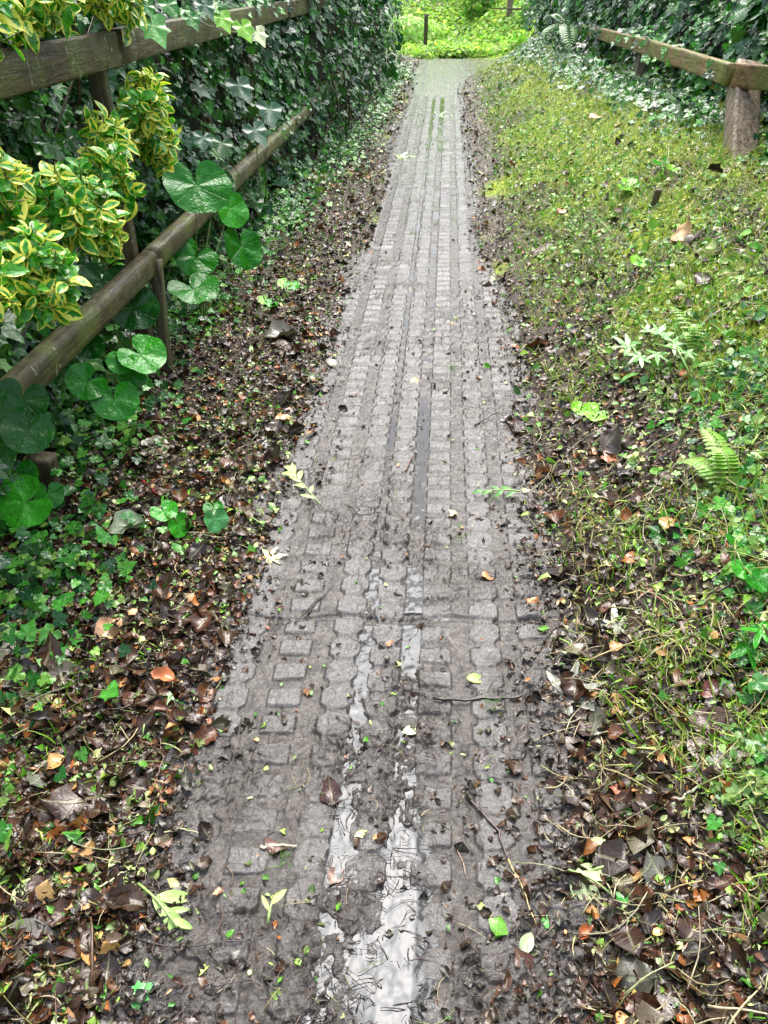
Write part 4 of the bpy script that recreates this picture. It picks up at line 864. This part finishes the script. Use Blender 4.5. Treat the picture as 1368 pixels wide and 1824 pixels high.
sprig('green pinnate scrap on the path edge right of the middle', 925, 885, 180, 70, [(.1, .8, .35), (.2, -.8, .35), (.4, .8, .3), (.5, -.8, .3), (.7, .5, .3), (.9, 0, .3)], (.10, .36, .06))
sprig('ivy sprig reaching over the top of the upper left rail', 470, 120, 0, 1, [], (.1, .3, .05)) if False else None
iv = tag(root('ivy_sprig', tuple(at_s(330, 30, -1.18))), 'light ivy sprig trailing over the upper left rail', 'sprig')
pv = [at_s(x_, y_, -1.17) for x_, y_ in ((330, 25), (370, 45), (405, 55), (440, 60), (470, 70))]
V, T = tube(pv, .0025, 5); child_world(add('stem', raw_mesh('ivy_sprig_stem', V, T, M['stick'], np.tile((.25, .16, .10), (len(V), 1)))), iv)
for x_, y_, sz, cl in ((365, 10, 34, BLG), (395, 32, 36, PG), (432, 48, 38, PG), (458, 58, 34, (.62, .70, .42)), (272, 45, 52, (.10, .34, .07)), (340, 32, 30, MG), (260, 10, 30, MG), (300, 8, 34, MG)):
    p_ = at_s(x_, y_, -1.15); child_world(add('leaf', one_leaf(T_IVY[x_ % 3], 'ivy', p_, (.4, -.6, .6), (.3, -.2, -.8), sz / F * np.linalg.norm(p_ - np.array([0, 0, CAMH])) / .85, cl, 'ivy_sprig_leaf')), iv)
def twig(label, pts_px, r_px, col, name='twig', cat='twig'):
    P = []
    for x_, y_ in pts_px:
        q = hit(x_, y_); P.append(np.array([q[0], q[1], float(surf(q[0], q[1])) + .006]))
    P = np.array(P); n = 12; t = np.linspace(0, 1, len(P)); tt = np.linspace(0, 1, n); Q = np.stack([np.interp(tt, t, P[:, i]) for i in range(3)], -1)
    Q[:, 2] = np.maximum(Q[:, 2], surf(Q[:, 0], Q[:, 1]) + .003); Q[:, :2] += rng.normal(0, .0015, (n, 2)); d = np.linalg.norm(P.mean(0) - np.array([0, 0, CAMH])); r = .62 * r_px / F * d
    b_ = Q[0].copy(); V, T = tube(Q - b_, np.linspace(r, r * .5, n), 7, .12, len(pts_px)); o_ = add(name, raw_mesh(name, V, T, M['stick'], np.tile(col, (len(V), 1)))); o_.location = b_; return tag(o_, label, cat)
DT, PT = (.022, .015, .012), (.42, .38, .22)
twig('short pale cut stick lying across the left ribs', [(465, 1508), (530, 1509)], 4.5, (.58, .50, .34))
twig('long reddish twig standing out of the left mud', [(265, 1485), (272, 1420), (298, 1345)], 3, (.16, .07, .05))
twig('black wet twig running down to the salmon leaf', [(110, 1550), (160, 1500), (205, 1450)], 4, DT)
twig('thin dark twig curving over the lower left ribs', [(180, 1650), (290, 1692), (395, 1688), (470, 1672)], 2.5, DT)
twig('straw stalk pointing at the pale privet shoot', [(168, 1592), (245, 1545)], 3.5, PT)
twig('pale thin stalk above the cut stick', [(275, 1484), (375, 1488)], 2.5, PT)
twig('straight pale stalk near the lower left edge', [(80, 1625), (135, 1572)], 2.5, PT)
twig('dark twig lying obliquely across the muddy middle', [(548, 1095), (592, 1045)], 2.5, DT)
twig('second dark twig beside the oblique one', [(525, 1115), (570, 1065)], 2.2, DT)
twig('hooked black twig on the middle of the path', [(620, 900), (640, 925), (680, 915)], 2, DT)
twig('brown stick fallen into the brown puddle', [(722, 845), (738, 812)], 2.5, (.16, .07, .04))
twig('dark twig by the right edge of the ribs', [(845, 760), (885, 740), (900, 745)], 2.2, DT)
twig('black branched twig bordering the dark mud ridge', [(770, 1255), (840, 1248), (900, 1250), (950, 1235)], 4, DT)
twig('brown withered stalk on the lower right path edge', [(905, 1535), (930, 1580), (955, 1650)], 3, (.34, .28, .12))
twig('brown rotten stalk crossing the right side of the lower path', [(830, 1420), (885, 1480), (905, 1535)], 4, (.06, .035, .03))
twig('long green stalk lying level on the lower right verge', [(1215, 1630), (1305, 1634)], 3.5, (.30, .52, .14))
twig('pale stalk slanting down beside the green one', [(1145, 1665), (1192, 1632)], 2.5, (.36, .28, .16))
twig('pale cut stick with moss at the right verge', [(1195, 1440), (1262, 1395)], 5, (.42, .44, .30))
twig('straw stem curving off the mossy stick', [(1262, 1412), (1310, 1405), (1345, 1375)], 2.5, PT)
twig('long brown twig on the moss edge right of the path', [(1140, 1045), (1225, 1115)], 3.5, (.26, .12, .06))
twig('pale grey branch low on the mossy bank at the right edge', [(1170, 905), (1235, 850)], 3, (.42, .42, .34))
twig('weathered twig reaching up to the right edge of the bank', [(1235, 595), (1270, 570), (1368, 520)], 4, (.42, .34, .26))
twig('pale stalk in the upper moss', [(1245, 527), (1300, 478)], 3, PT)
twig('red stem lying in the left litter', [(255, 857), (282, 887)], 3.5, (.42, .03, .05))
twig('thin pale stem trailing from the left litter to the ivy', [(98, 978), (180, 935), (250, 910)], 2.2, PT)
twig('long straight straw under the fence stake', [(345, 620), (380, 626), (425, 628)], 2, PT)
def tuft(px, py, n, h, col, label):
    q = hit(px, py); rg = np.random.default_rng(px); P = np.stack([rg.normal(0, .014, n), rg.normal(0, .014, n), np.zeros(n)], -1); H = unit(np.stack([rg.normal(0, .9, n), rg.normal(0, .9, n), np.ones(n)], -1))
    v, t, c = scatter_thin([blade_t(0, b_) for b_ in (.3, .7)], P, unit(rg.normal(0, 1, (n, 3))), H, h * rg.lognormal(0, .3, n), np.full(n, .0016), pal(n, [col], [1], .3)); o_ = add('grass_tuft', raw_mesh('grass_tuft', v, t, M['grass'], c, np.full((len(v), 2), .5)))
    o_.location = (q[0], q[1], float(surf(q[0], q[1])) - .001); tag(o_, label, 'grass tuft', 'grass tufts growing in the path')
for px, py, n, lab in ((805, 655, 46, 'green grass tuft right of the lone yellow leaf'), (875, 880, 50, 'green tuft at the right edge beside the tan folded leaf'), (815, 958, 26, 'small tuft below the tan folded leaf'), (945, 545, 70, 'bright grass tuft at the right verge edge'), (735, 418, 24, 'faint tuft by the slab joint'), (510, 1530, 26, 'small tuft under the short pale stick'), (612, 650, 24, 'small tuft near the left path edge'), (340, 825, 60, 'feathery green tuft in the left litter'), (880, 1262, 24, 'dark green tuft on the black mud ridge'), (630, 300, 26, 'weedy tuft beside the upper left path edge')):
    tuft(px, py, n, .022, (.12, .32, .04), lab)
print('verts', sum(len(m.vertices) for m in bpy.data.meshes), 'objects', len(bpy.data.objects))
